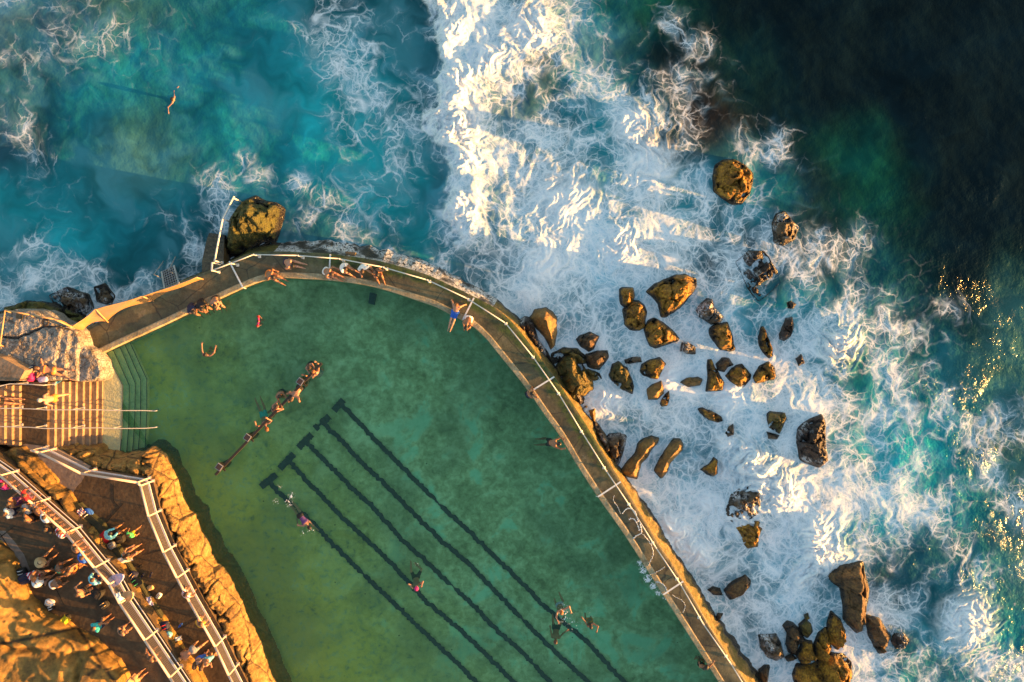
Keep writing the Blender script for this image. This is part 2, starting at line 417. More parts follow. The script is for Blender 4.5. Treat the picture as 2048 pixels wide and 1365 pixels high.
# lace: edges of bubble rafts drawn out along the flow, plus silky threads
jit = q.n("Vector" "Math", operation='MULTIPLY_ADD'); q.l(q.noise(1.5, 8, .74, None, 1), jit.inputs[0]); jit.inputs[1].default_value = (.62, .62, 0); q.l(dri, jit.inputs[2]); jv = jit.outputs[0]
jit2 = q.n("Vector" "Math", operation='MULTIPLY_ADD'); q.l(q.noise(3.6, 7, .74, None, 1), jit2.inputs[0]); jit2.inputs[1].default_value = (.36, .36, 0); q.l(dri, jit2.inputs[2]); jv2 = jit2.outputs[0]
def lace(scale, w0, w1_, vec):
    d = q.voro(scale, 'DISTANCE_TO_EDGE', vec); wob = q.noise(scale*1.3, 3, .6)
    wd = q.math('MULTIPLY', q.math('ADD', w0, q.math('MULTIPLY', cov, w1_)), q.math('ADD', .1, q.math('MULTIPLY', wob, 1.8)))
    return q.math('POWER', q.math('MAXIMUM', q.math('SUBTRACT', 1.0, q.math('DIVIDE', d, wd)), 0.0), 1.2)
brk = q.step(q.math('ADD', q.noise(1.0, 6, .65, flo), q.math('MULTIPLY', cov, .50)), .50, .82)
L1 = q.math('MULTIPLY', lace(.95, .040, .07, jv), q.step(cov, .0, .45))
L2 = q.math('MULTIPLY', lace(2.3, .035, .11, jv2), q.step(cov, .16, .50))
L3 = q.math('MULTIPLY', lace(6.0, .07, .17, jv2), q.step(cov, .28, .75))
def silk(scale, seed_off, w):
    v = q.n("Vector" "Math", operation='ADD'); q.l(flo, v.inputs[0]); v.inputs[1].default_value = (seed_off, seed_off*.7, 0)
    n_ = q.noise(scale, 4, .55, v.outputs[0], 0, .35)
    return q.math('MAXIMUM', q.math('SUBTRACT', 1.0, q.math('DIVIDE', q.math('ABSOLUTE', q.math('SUBTRACT', n_, .5)), w)), 0.0)
S1 = q.math('MULTIPLY', silk(1.7, 3.1, .035), q.step(cov, .40, .8)); S2 = q.math('MULTIPLY', silk(4.0, 11.7, .045), q.step(cov, .40, .85)); S3 = q.math('MULTIPLY', silk(8.0, 23.3, .05), q.step(cov, .40, .9))
fil = q.math('MULTIPLY', L1, .85)
for x, k in ((L2, .85), (L3, .70), (S1, .62), (S2, .60), (S3, .52)): fil = q.math('MAXIMUM', fil, q.math('MULTIPLY', x, k))
fil = q.math('MULTIPLY', fil, brk)
hole = q.math('MULTIPLY', q.step(q.voro(1.35, 'DISTANCE_TO_EDGE', jv), .05, .30), q.step(q.noise(.9, 5, .6, flo), .42, .60))
gr = q.noise(16, 6, .72)
base = q.math('MULTIPLY', q.math('MULTIPLY', she, q.math('ADD', .25, q.math('MULTIPLY', q.step(gr, .30, .68), .78))), q.math('SUBTRACT', 1.0, q.math('MULTIPLY', hole, .75)))
base = q.math('MAXIMUM', base, q.math('MULTIPLY', q.math('MULTIPLY', q.step(cov, .12, .7), q.step(q.noise(1.3, 7, .7, flo), .40, .72)), .42))
base = q.math('MAXIMUM', base, q.math('MULTIPLY', spr, q.math('ADD', .45, q.math('MULTIPLY', gr, .8))))
al = q.math('ADD', base, q.math('MULTIPLY', q.math('SUBTRACT', 1.0, base), fil))
cl = q.n("Clamp"); q.l(al, cl.inputs[0])
foa.inputs["Base Color"].default_value = (.86, .88, .90, 1); foa.inputs["Roughness"].default_value = .9; foa.inputs["Specular IOR Level"].default_value = .1
q.bump(q.math('ADD', q.noise(8, 7, .7), q.math('MULTIPLY', fil, .25)), .3, .08, foa)
q.l(cl.outputs[0], mx.inputs[0]); q.l(wat.outputs[0], mx.inputs[1]); q.l(foa.outputs[0], mx.inputs[2]); q.l(mx.outputs[0], outn.inputs[0])

m_pool, t, b = new_mat("pool_water"); q = NT(t); t.nodes.remove(b); outn = t.nodes["Material Output"]
tr = q.n("BsdfTransparent"); tr.inputs[0].default_value = (.70, .93, .76, 1)
gl = q.n("BsdfGlossy"); gl.inputs["Roughness"].default_value = .06
fr = q.n("Fresnel"); fr.inputs[0].default_value = 1.33; df = q.n("BsdfDiffuse"); df.inputs[0].default_value = (.05, .18, .125, 1)
bp = q.n("Bump"); bp.inputs["Strength"].default_value = .35; bp.inputs["Distance"].default_value = .05
q.l(q.noise(4.5, 4, .5, None, 0, .6), bp.inputs["Height"])
for x in (gl, fr): q.l(bp.outputs[0], x.inputs["Normal"])
m1 = q.n("MixShader"); m1.inputs[0].default_value = .16; m2 = q.n("MixShader")
q.l(tr.outputs[0], m1.inputs[1]); q.l(df.outputs[0], m1.inputs[2])
lw = q.n('LayerWeight'); q.l(q.math('ADD', .12, q.math('MULTIPLY', q.step(lw.outputs['Facing'], .55, .86), .84)), m1.inputs[0])
q.l(fr.outputs[0], m2.inputs[0]); q.l(m1.outputs[0], m2.inputs[1]); q.l(gl.outputs[0], m2.inputs[2]); q.l(m2.outputs[0], outn.inputs[0])

m_floor, t, b = new_mat("pool_floor"); q = NT(t)
sp = q.n("SeparateXYZ"); q.l(q.pos(), sp.inputs[0])
n1 = q.noise(.55, 8, .62, None, 0, .6); n2 = q.noise(3.2, 7, .68, None, 0, .4); n3 = q.noise(.22, 4, .55)
c = q.ramp(q.math('ADD', q.math('MULTIPLY', n1, .55), q.math('MULTIPLY', n2, .45)), [(.37, (.13, .165, .085)), (.48, (.27, .345, .20)), (.60, (.50, .60, .42))])
c = q.mix(q.math('MULTIPLY', q.math('MULTIPLY', q.step(n1, .54, .64), q.step(sp.outputs[0], -9, -4)), .6), c, (.18, .56, .45))
yel = q.math('MULTIPLY', q.step(q.math('ADD', q.math('MULTIPLY', sp.outputs[0], -.09), q.math('MULTIPLY', sp.outputs[1], -.06)), 0.80, 1.8), q.step(n2, .30, .54))
c = q.mix(q.math('MULTIPLY', yel, .8), c, (.48, .40, .04)); c = q.mix(q.math('MULTIPLY', q.step(n3, .44, .60), .38), c, (.10, .15, .10))
blt = q.voro(1.6, 'F1'); c = q.mix(q.math('MULTIPLY', q.step(blt, .10, .03), q.step(n2, .5, .6)), c, (.03, .05, .025))
q.l(c, b.inputs["Base Color"]); b.inputs["Roughness"].default_value = .85
q.bump(n2, .4, .08, b)
m_wallin = mat_rock("pool_wall_weed", (.10, .16, .09), (.22, .34, .22), (.34, .46, .30), .8, bump=.3, pits=False)
m_lane = mat_rock("lane_paint", (.004, .010, .022), (.007, .016, .034), (.02, .04, .06), 1.2, bump=.2, pits=False)
m_algae = mat_rock("algae_step", (.36, .36, .18), (.48, .47, .27), (.62, .54, .24), 1.2, bump=.3, pits=False)

m_deck, t, b = new_mat("deck_concrete"); q = NT(t)
n1 = q.noise(.7, 8, .65); n2 = q.noise(5, 7, .65); n3 = q.noise(34, 3, .6)
c = q.ramp(q.math('ADD', q.math('MULTIPLY', n1, .55), q.math('MULTIPLY', n2, .45)), [(.36, (.046, .037, .010)), (.5, (.108, .088, .038)), (.64, (.185, .155, .080))])
c = q.mix(q.math('MULTIPLY', q.step(n3, .55, .7), .35), c, (.24, .19, .12))
pt = q.noise(.28, 3, .5); c = q.mix(q.math('MULTIPLY', q.step(pt, .46, .56), .40), c, (.030, .021, .010)); ck = q.voro(.42, 'DISTANCE_TO_EDGE', q.mix(.18, q.pos(), q.noise(1.5, 4, .6, None, 1))); c = q.mix(q.math('MULTIPLY', q.step(ck, .014, .0), .75), c, (.012, .009, .005)); c = q.mix(q.math('MULTIPLY', q.step(q.noise(1.7, 8, .75), .58, .70), .45), c, (.26, .21, .14))
mo = q.math('MULTIPLY', q.attr("moss"), q.step(q.math('ADD', q.math('MULTIPLY', n1, .5), q.math('MULTIPLY', q.noise(2.2, 7, .7), .5)), .38, .55))
c = q.mix(mo, c, q.ramp(n2, [(.38, (.008, .024, .001)), (.58, (.048, .080, .002))]))
q.l(c, b.inputs["Base Color"]); q.l(q.ramp(n1, [(.35, (.30,)*3), (.65, (.75,)*3)]), b.inputs["Roughness"]); q.bump(q.math('ADD', n2, q.math('MULTIPLY', n3, .5)), .45, .04, b)
m_coping = mat_rock("coping_concrete", (.18, .135, .07), (.29, .23, .13), (.40, .33, .21), 1.5, bump=.25, pits=False)
m_white = mat_plain("white_paint", (.62, .59, .55), .45, .06, 9)
m_line = mat_plain("painted_line", (.66, .66, .64), .6, .2, 14)
m_barn = mat_rock("oyster_crust", (.07, .045, .012), (.24, .15, .04), (.42, .28, .10), 2.6, wetz=.25, wet=(.03, .022, .012), moss=(.12, .10, .012), bump=1.2)
m_wet = mat_rock("wet_wall", (.010, .009, .007), (.022, .018, .013), (.05, .04, .028), 2.0, foam=1.25, bump=.8, rough=.3)
m_path = mat_rock("path_concrete", (.045, .026, .010), (.075, .045, .020), (.11, .07, .033), .6, bump=.15, rough=.8, pits=False)
m_path2 = mat_rock("pale_concrete", (.14, .105, .085), (.19, .145, .118), (.24, .19, .155), .8, bump=.12, rough=.85, pits=False)
m_stair = mat_rock("stair_concrete", (.15, .095, .055), (.23, .155, .10), (.30, .21, .14), .7, bump=.15, rough=.85, pits=False)
m_sand = mat_rock("sandstone", (.10, .055, .016), (.25, .14, .032), (.38, .24, .075), .6, wetz=1.02, wet=(.075, .060, .012), bump=.8, crack=.9)
m_sand2 = mat_rock("cliff_sandstone", (.10, .055, .012), (.25, .135, .026), (.37, .21, .05), .26, bump=.35, crack=1.0)
m_lich = mat_rock("lichen_rock", (.10, .07, .05), (.27, .24, .21), (.40, .38, .36), 1.3, wetz=.45, wet=(.04, .04, .012), bump=.8, crack=.6)
m_green = mat_rock("mossy_dark_rock", (.018, .018, .006), (.07, .065, .012), (.15, .12, .02), 1.2, wetz=.25, moss=(.085, .085, .012), bump=1.0)
m_bench = mat_plain("dark_green_concrete", (.035, .036, .018), .7, .35, 4, bump=.3)
m_joint = mat_plain("joint", (.022, .015, .008), .9)
# ---------------------------------------------------------------- sea
def build_sea():
    res = .05; x0, x1, y0, y1 = -29.5, 29.5, -20.5, 20.5
    xs = np.arange(x0, x1+1e-6, res); ys = np.arange(y0, y1+1e-6, res); X, Y = np.meshgrid(xs, ys)
    rim = [tuple(p)[:2] for p in PL([(-500,655)]+[(0,655),(100,672)]+OUTER[1:]+[(1700,1900),(-500,1900)], .0)]
    land = poly_sd(X, Y, rim)
    fields, hgt = sea_fields(X, Y, land)
    keep = land < .75
    f, used = grid_faces(len(xs), len(ys), keep)
    V = np.stack([X, Y, hgt], -1).reshape(-1, 3)[used]
    o = mesh_obj("sea_water", V, f, m_sea, None, True, {k: (a.ravel()[used] if a.ndim == 2 else a.reshape(-1, 3)[used]) for k, a in fields.items()})
    structure(o)
    # the open water beyond, out to the horizon
    far = 1500.; mb = MB(); a = [(x0, y0), (x1, y0), (x1, y1), (x0, y1)]; c = [(-far, -far), (far, -far), (far, far), (-far, far)]
    mb.add([(p[0], p[1], -.06) for p in a]+[(p[0], p[1], -.06) for p in c], [(i, (i+1) % 4, 4+(i+1) % 4, 4+i)[::-1] for i in range(4)])
    n = 8; o2 = mesh_obj("open_sea", np.array(mb.v), np.array(mb.f), m_sea, None, True, {"cover": np.zeros(n), "sheet": np.zeros(n), "spray": np.zeros(n), "tint": np.array([((.004, .015, .020) if v[0] > 0 and v[1] > 0 else (.010, .10, .12)) for v in mb.v])})
    structure(o2)
build_sea()
# ---------------------------------------------------------------- pool basin, water, lanes
def floor_z(x, y):
    return np.interp(x*.9+y*-.25, [-19, -14, -6, 4, 9], [.42, .30, -.1, -.85, -1.15])
def build_pool():
    pp = [(p[0], p[1]) for p in pool_poly]
    xs = np.arange(-22, 16, .25); ys = np.arange(-24, 5, .25); X, Y = np.meshgrid(xs, ys)
    sdm = poly_sd(X, Y, pp); f, used = grid_faces(len(xs), len(ys), sdm > -1.0)
    zz = floor_z(X, Y)+.05*fbm(X*.5, Y*.5, 3, 3)
    fl = structure(mesh_obj("pool_floor", np.stack([X, Y, zz], -1).reshape(-1, 3)[used], f, m_floor, None, True))
    n = len(inn); nz = 6; vs = []; fs = []
    for i in range(n):
        zb = float(floor_z(inn[i][0], inn[i][1]))-.15
        nrm = np.array(out[i][:2])-inn[i][:2]; nrm = nrm/np.linalg.norm(nrm)
        for j in range(nz):
            w = j/(nz-1); k = -.10*w*(1 if j else 0)
            vs.append((inn[i][0]+nrm[0]*k, inn[i][1]+nrm[1]*k, (ZD-.02)*(1-w)+zb*w))
    for i in range(n-1):
        for j in range(nz-1): fs.append((i*nz+j, (i+1)*nz+j, (i+1)*nz+j+1, i*nz+j+1))
    w = mesh_obj("pool_wall", vs, fs, m_wallin, fl)
    lanes = [
     [(537,962),(556,984),(575,1000),(600,1023),(631,1051),(656,1079),(678,1100),(730,1152),(780,1199),(857,1273),(912,1324),(951,1363),(1040,1448)],
     [(576,920),(586,930),(612,961),(641,989),(675,1026),(700,1049),(736,1082),(780,1124),(852,1203),(921,1260),(978,1315),(1028,1365),(1110,1445)],
     [(610,882),(640,912),(681,953),(700,973),(741,1010),(780,1052),(806,1082),(846,1117),(894,1163),(943,1207),(991,1258),(1044,1304),(1099,1363),(1180,1445)],
     [(646,847),(684,882),(720,922),(758,958),(780,979),(830,1030),(881,1080),(938,1128),(991,1183),(1044,1238),(1099,1293),(1175,1363),(1255,1440)],
     [(682,808),(720,848),(773,903),(830,960),(880,1010),(935,1060),(1000,1124),(1039,1161),(1088,1212),(1120,1240),(1175,1284),(1220,1335),(1250,1365),(1320,1430)]]
    tees = [[(522,974),(553,949)],[(560,938),(588,908)],[(597,896),(624,869)],[(630,858),(659,833)],[(668,822),(687,800)]]
    for k in range(5):
        vs = []; fs = []
        def ribbon(pts, wid, seed):
            a = resample(PL(pts, 0.), 300 if wid < .15 else 16)
            for it in range(3):
                zz = floor_z(a[:, 0], a[:, 1])+.03
                px = resample([(p[0], p[1]) for p in pts], len(a))
                a = np.array([tuple(P(u, v, float(z_))) for (u, v), z_ in zip(px, zz)])
            tn = np.gradient(a[:, :2], axis=0); tn /= np.linalg.norm(tn, axis=1)[:, None]; nn = np.stack([-tn[:, 1], tn[:, 0]], 1)
            s_ = np.arange(len(a))*(.22 if wid < .15 else .5)
            fd_ = 1-.75*sstep(.35, .55, fbm(s_*.22, s_*0+7, 2, seed+31)+.05); l = wid*fd_*(1+.30*fbm(s_, s_*0, 3, seed)+.30*perlin(s_*1.7, s_*0, seed+9)+.2*perlin(s_*7, s_*0, seed+2)); r = wid*fd_*(1+.30*fbm(s_, s_*0+5, 3, seed+3)+.30*perlin(s_*2.1, s_*0+4, seed+4)+.2*perlin(s_*7, s_*0, seed+6))
            if wid < .15: a[:, :2] += nn*(.055*perlin(s_*.9, s_*0, seed+21)+.05*perlin(s_*2.1, s_*0, seed+22))[:, None]
            off = len(vs)
            for i in range(len(a)):
                z = a[i, 2]+.02+.05*abs(0)
                vs.append((*(a[i, :2]+nn[i]*l[i]), z)); vs.append((*(a[i, :2]-nn[i]*r[i]), z))
            for i in range(len(a)-1): fs.append((off+2*i, off+2*i+1, off+2*i+3, off+2*i+2))
        ribbon(lanes[k], .115, 10*k+1)
        n0 = len(vs); ribbon(tees[k], .17, 10*k+5)
        vs[n0:] = [(v[0], v[1], v[2]+.008) for v in vs[n0:]]
        mesh_obj("lane_line", vs, fs, m_lane, fl)
    mb = MB(); mb.v = [(p[0], p[1], ZW) for p in resample(pool_poly, 420, True)]; mb.f = [tuple(range(420))]
    o = structure(obj("pool_water", mb, m_pool))
build_pool()
# ---------------------------------------------------------------- walkway round the pool
def strip(A, B, rows, zf, extra=None):
    n = len(A); ws = np.linspace(0, 1, rows)
    pts = A[:, None, :]*(1-ws)[None, :, None]+B[:, None, :]*ws[None, :, None]
    pts[..., 2] = zf(pts[..., 0], pts[..., 1], ws[None, :])
    i = np.arange(n*rows).reshape(n, rows)
    f = np.stack([i[:-1, :-1], i[1:, :-1], i[1:, 1:], i[:-1, 1:]], -1).reshape(-1, 4)
    return pts.reshape(-1, 3), f[:, ::-1] if extra else f
def build_deck():
    n = 700; A = resample(inn, n); B = resample(out, n); rows = 14
    # keep the coping strip apart
    d = B-A; L = np.linalg.norm(d[:, :2], axis=1)[:, None]; A2 = A+d/L*.22
    V, f = strip(A2, B, rows, lambda x, y, w: ZD+.02*fbm(x*.6, y*.6, 3, 4)-.05*sstep(.93, 1.0, w+0*x))
    ws = np.tile(np.linspace(0, 1, rows), n); px = V[:, 0]*40*H/(H-ZD)+1024
    py = 682.5-V[:, 1]*40*H/(H-ZD)
    mo = sstep(.35, .62, ws+.35*fbm(V[:, 0]*.5, V[:, 1]*.5, 4, 8))*sstep(560, 700, px)*sstep(1260, 1180, px)
    mo = np.maximum(mo*1.0, .55*sstep(.75, .98, ws)*sstep(1300, 1200, px)*sstep(420, 520, px)); mo = np.maximum(mo, .35*sstep(.2, .8, fbm(V[:, 0]*.35, V[:, 1]*.35, 4, 77)+.4)*sstep(1150, 900, px))
    dk = structure(mesh_obj("pool_walkway", V, f, m_deck, None, True, {"moss": mo}))
    # coping along the water
    mbv = []; mbf = []
    prof = [(-.06, -.55), (-.06, .015), (-.03, .045), (.17, .05), (.225, .03), (.225, -.1)]
    for i in range(n):
        for a, z in prof:
            p = A[i]+d[i]/L[i]*a; mbv.append((p[0], p[1], ZD+z+.012*float(perlin(np.array([p[0]*2.]), np.array([p[1]*2.]), 5)[0])))
    m = len(prof)
    for i in range(n-1):
        for j in range(m-1): mbf.append((i*m+j, i*m+j+1, (i+1)*m+j+1, (i+1)*m+j))
    mesh_obj("coping", mbv, [x[::-1] for x in mbf], m_coping, dk)
    for a, b2 in [((458.5,523),(485.5,575)),((660.5,509),(658,558)),((948,596),(926,639.5)),((1108.5,754),(1065,781)),((1241.5,964),(1196,994)),((1366.5,1163),(1327,1189.5))]:
        p, e = P(*a, ZD+.045), P(*b2, ZD+.075); mb = MB(); k = (e-p).normalized()
        mb.beam(p, e, .075, .02); mb.beam(e+Vector((0, 0, .008)), e+k*.06+Vector((0, 0, -.35)), .07, .02); obj("painted_line", mb, m_line, dk)
    return dk
deck = build_deck()
def build_seawall():
    n = 900; A = resample(out, n); c = resample(inn, n)[:, :2]-A[:, :2]; c = -c/np.linalg.norm(c, axis=1)[:, None]
    px = A[:, 0]*40*H/(H-ZD)+1024
    s = np.linspace(0, 1, n)
    reach = np.interp(px, [130, 300, 420, 540, 600, 760, 930, 1000, 1080, 1160, 1230, 1300, 1380, 1440, 1500, 1700], [.25, .35, .5, .8, 1.0, .95, .7, .55, .5, .55, .45, .75, .7, .85, 1.0, 1.0])
    reach = reach*(1+.35*fbm(s*60, s*0, 3, 2))
    rows = 16; ws = np.linspace(0, 1, rows); V = np.zeros((n, rows, 3))
    for j, w in enumerate(ws):
        off = reach*(w**1.15); V[:, j, :2] = A[:, :2]+c*off[:, None]
        V[:, j, 2] = (ZD-.06)*(1-w**.85)-.30*w
    bumpy = ridged(V[..., 0]*1.6, V[..., 1]*1.6, 4, 12)-.4
    amp = np.interp(px, [130, 450, 560, 900, 1000, 1700], [.15, .15, .06, .06, .2, .28])[:, None]*np.sin(np.pi*np.clip(ws, 0, .75)/.75*.9)[None, :]
    V[..., 2] += bumpy*amp
    i = np.arange(n*rows).reshape(n, rows); f = np.stack([i[:-1, :-1], i[1:, :-1], i[1:, 1:], i[:-1, 1:]], -1).reshape(-1, 4)
    k1, k2, k3 = [int(np.argmax(px > v)) for v in (300, 545, 985)]
    root = empty("sea_wall", P(760, 520, 0), "long curved sea wall carrying the pool walkway, wet and foamy at the top, crusted with oysters lower down", "sea wall")
    for name, a, b2, mt in (("mossy_footing", 0, k2, m_green), ("wet_face", k2, k3, m_wet), ("oyster_footing", k3, n-1, m_barn)):
        sub = V[a:b2+1]; m = len(sub); ii = np.arange(m*rows).reshape(m, rows)
        ff = np.stack([ii[:-1, :-1], ii[1:, :-1], ii[1:, 1:], ii[:-1, 1:]], -1).reshape(-1, 4)
        adopt(root, mesh_obj(name, sub.reshape(-1, 3), ff, mt, None, True))
build_seawall()
# ---------------------------------------------------------------- rough ground: platforms, ledges, cliff as height fields
def rough(name, poly, ztop, zbot, mat, res=.07, edge=.10, wob=.10, amp=.10, sc=1.2, seed=0, parent=None, ext=0., fn=None):
    p = np.array([tuple(v)[:2] for v in poly]); x0, y0 = p.min(0)-.5-ext; x1, y1 = p.max(0)+.5+ext
    xs = np.arange(x0, x1, res); ys = np.arange(y0, y1, res); X, Y = np.meshgrid(xs, ys)
    sd = poly_sd(X, Y, p)+wob*fbm(X*1.4, Y*1.4, 4, seed+1)*1.6
    T = ztop(X, Y, sd) if callable(ztop) else np.full(X.shape, float(ztop))
    T = T+amp*(ridged(X*sc*.5, Y*sc*.5, 5, seed+2)-.45)*1.5+amp*.5*fbm(X*sc*2, Y*sc*2, 3, seed+3)
    if fn: T = fn(X, Y, sd, T)
    e = edge+ext
    z = zbot+(T-zbot)*sstep(-e, edge*.6, sd)
    f, used = grid_faces(len(xs), len(ys), sd > -e-.02)
    return mesh_obj(name, np.stack([X, Y, z], -1).reshape(-1, 3)[used], f, mat, parent, True)
def blocks(X, Y, sc, seed, depth, wid=.12):
    a, b2 = worley(X*sc+.25*fbm(X*.8, Y*.8, 3, seed), Y*sc+.25*fbm(X*.8, Y*.8, 3, seed+1), seed+2)
    return -depth*sstep(wid, 0, b2-a)
# lower path and its paler ramp
WALLFOOT = [(38,895),(73,930),(110,965),(146,988),(158,1012),(170,1030),(198,1048),(222,1085),(240,1118),(262,1150),(290,1195),(318,1235),(345,1280),(365,1318),(392,1352),(420,1400),(470,1490)]
FA = [(95,894),(110,898),(191,938.6),(299,956),(306,962),(321,1021),(350,1090.6),(376,1140),(400,1185.5),(450,1273),(476,1328),(505,1385),(560,1490)]
m = [(143,986),(172,952),(182,938)]
lp = PL(WALLFOOT[4:], ZP)+PL(FA[2:][::-1], ZP); lp = PL([(148,990),(152,975),(160,968),(172,950),(178,936)], ZP)[::-1][::-1]
path_dark = PL([(150,1000),(146,985),(155,972),(163,964),(173,945),(180,934)], ZP)+PL(FA[2:], ZP)+PL(WALLFOOT[4:][::-1], ZP)
mb = MB(); mb.prism(path_dark, ZP-1.2, ZP); path = structure(obj("lower_path", mb, m_path))
mb = MB(); mb.prism(PL([(38,893),(50,888),(90,893),(95,894.5),(110,898),(180,934),(173,945),(163,964),(155,972),(146,985)]+WALLFOOT[1:3][::-1], ZP+.004), ZP-1.1, ZP+.004)
structure(obj("ramp_path", mb, m_path2))
for pts in ([(198,1062),(247,1007)],[(226,1000),(236,1012),(233,1014)],[(290,1110),(325,1100),(327,1103)],[(307,1200),(330,1190),(345,1178),(352,1168),(362,1166)],[(352,1262),(395,1238)],[(398,1312),(425,1292)],[(227,968),(228,1000)]):
    mb = MB()
    for a, b2 in zip(pts[:-1], pts[1:]): mb.beam(P(*a, ZP+.006), P(*b2, ZP+.006), .035, .008)
    obj("path_joint", mb, m_joint, path)
# upper path
FB = [(-40,890),(35,942),(98,997),(162,1053),(217,1120),(246,1152),(266.5,1189),(314.7,1260),(363,1332),(415,1410),(470,1490)]
CL = [(-60,1060),(0,1083),(22,1100),(36,1128),(52,1165),(66,1200),(95,1222),(128,1240),(160,1258),(190,1276),(215,1293),(240,1320),(256,1350),(280,1400),(330,1490)]
mb = MB(); mb.prism(PL(FB, ZU)+PL(CL[::-1], ZU), ZU-1.5, ZU); up = structure(obj("upper_path", mb, m_path))
for pts in ([(0,1075),(30,1052)],[(0,1068),(40,1130),(60,1170)],[(108,1170),(128,1210)]):
    mb = MB()
    for a, b2 in zip(pts[:-1], pts[1:]): mb.beam(P(*a, ZU+.006), P(*b2, ZU+.006), .04, .008)
    obj("path_joint", mb, m_joint, up)
mb = MB(); mb.prism(PL([(-20,1062),(10,1062),(30,1085),(48,1110),(60,1140),(50,1150),(30,1118),(12,1088)], ZU+.004), ZU-.2, ZU+.004); obj("pale_slab", mb, m_path2, up)
# retaining bank between the two paths
wf = np.array(PL(WALLFOOT, ZP)); fbl = np.array(PL([(-60,872)]+FB[1:], ZU))
bank = [tuple(p) for p in PL([(38,893),(73,929),(110,964),(146,987),(157,1010),(166,1030)], ZP)]+[tuple(p) for p in PL([(178,1058),(200,1092),(227,1130),(249,1166),(271,1200),(299,1243),(327,1288),(349,1330),(407,1420)], ZP+.8)]+[tuple(p) for p in PL(FB[1:][::-1], ZU)]
def bank_top(X, Y, sd):
    d = poly_sd(X, Y, [tuple(p)[:2] for p in PL(FB, ZU)]+[tuple(P(-300, 1700, ZU))[:2]])
    return np.clip(ZU-.06-np.clip(-d, 0, 3)*.55, ZP, 9)+blocks(X, Y, 1.3, 5, .18)
rb = tag(rough("retaining_wall", bank, bank_top, ZP-.4, m_sand2, .06, .09, .07, .16, 2.2, 3), "rough sandstone bank holding up the higher path above the lower one", "retaining wall")
bl = resample(PL([(152,1012),(166,1032),(196,1054),(220,1090),(240,1124),(262,1158),(288,1202),(316,1244),(344,1290),(364,1328),(392,1366),(430,1430)], ZP+.2), 40)
br = resample(PL([(160,1006),(176,1022),(206,1046),(232,1082),(252,1117),(274,1151),(300,1195),(328,1237),(356,1283),(376,1321),(404,1359),(442,1423)], ZP+.2), 40)
mb = MB()
for i in range(39):
    q4 = [bl[i], br[i], br[i+1], bl[i+1]]; mb.prism([(p[0], p[1]) for p in q4], ZP-.1, ZP+.40)
bench = tag(obj("bench_ledge", mb, m_bench), "long dark green concrete seating ledge along the foot of the sandstone bank", "bench ledge")
# sandstone ledge between the path and the pool
led = PL([(112,897),(128,893),(158,900),(184,905)], 2.0)+PL([(188,914),(204,915),(240,921),(286,915),(300,904),(314,916)], 1.5)+PL([(329,950),(343,990),(349,1010),(362,1030),(372,1040),(384,1070),(391,1085),(404,1106),(417,1138),(430,1148),(452,1183),(475,1238),(490,1270),(513,1320),(529,1362),(560,1440)], 1.5)+PL(FA[::-1][:-1], ZP-.02)
def led_top(X, Y, sd):
    fa = poly_sd(X, Y, [tuple(p)[:2] for p in PL(FA, ZP)]+[tuple(P(-400, 1700, ZP))[:2], tuple(P(-400, 500, ZP))[:2]])
    d = np.clip(-fa, 0, 9)
    n = fbm(X*.7, Y*.7, 4, 31)
    return ZP-.10-.22*sstep(.25, .5, d+.25*n)-.26*sstep(.8, 1.15, d+.5*n)-.25*sstep(1.5, 1.9, d+.5*n)+blocks(X, Y, .55, 15, .30, .09)+blocks(X, Y, 1.6, 25, .10, .12)
def led_foot(X, Y, sd, T): return T
lo = tag(rough("rock_ledge", led, led_top, .2, m_sand, .05, .10, .10, .16, 1.6, 40, None, .48), "long weathered orange sandstone ledge between the fenced lower path and the pool", "rock ledge")
# cliff in the corner
clf = PL(CL, ZU)+PL([(380,1700),(-500,1700),(-500,1000)], ZU)
def cl_top(X, Y, sd):
    d = np.clip(sd, 0, 30)
    a, b2 = worley(X*.16+.2*fbm(X*.3, Y*.3, 3, 3)+.3, Y*.22+.2*fbm(X*.3, Y*.3, 3, 4), 8)
    return ZU+.55+1.5*(1-np.exp(-d*.55))+.22*d*.6+.9*(a-.4)*0-.9*sstep(.10, 0, b2-a)*.35+.30*fbm(X*.35, Y*.35, 4, 66)+.16*np.sin(2.2*(X*.55+Y*.8)+2.5*fbm(X*.25, Y*.25, 3, 67))+.12*sstep(.0, .08, fbm(X*.3+.2*Y, Y*.45, 4, 68))+.10*sstep(.0, .06, fbm(X*.22+5, Y*.4, 4, 69))
tag(rough("sandstone_cliff", clf, cl_top, ZU-.3, m_sand2, .07, .14, .12, .12, 1.0, 60), "smooth golden sandstone cliff with cracks rising behind the higher path", "cliff")
# platform of lichen-grey rock by the steps
plat = PL([(-60,640),(6,626),(36,618),(70,622),(108,641),(128,652),(140,648),(156,662),(164,692),(182,698),(194,722),(200,744),(196,758),(182,764),(150,764),(90,762),(46,762),(-60,762)], 2.3)
def plat_top(X, Y, sd):
    px = X*40*H/(H-2.2)+1024; py = 682.5-Y*40*H/(H-2.2)
    v = px+(py-700)*.15+6*fbm(X*1.2, Y*1.2, 3, 5)
    v = v+10*fbm(X*.6, Y*.6, 3, 15)+5*fbm(X*3, Y*3, 3, 16); z = 2.62-.09*sstep(121, 123, v)-.13*sstep(141, 143, v)-.22*sstep(160, 163, v)
    cr = np.abs(py-(668+9*np.sin(px*.05)-np.clip(px-80, 0, 60)*.28+4*fbm(X*2, Y*2, 3, 9)))
    return z-.30*sstep(2.6, .4, cr)*sstep(5, 20, px)-.12*sstep(645, 668, py)*0
tag(rough("rock_platform", plat, plat_top, -.3, m_lich, .05, .10, .08, .05, 2.0, 80), "pale grey lichen-covered rock platform beside the top of the pool steps", "rock platform")
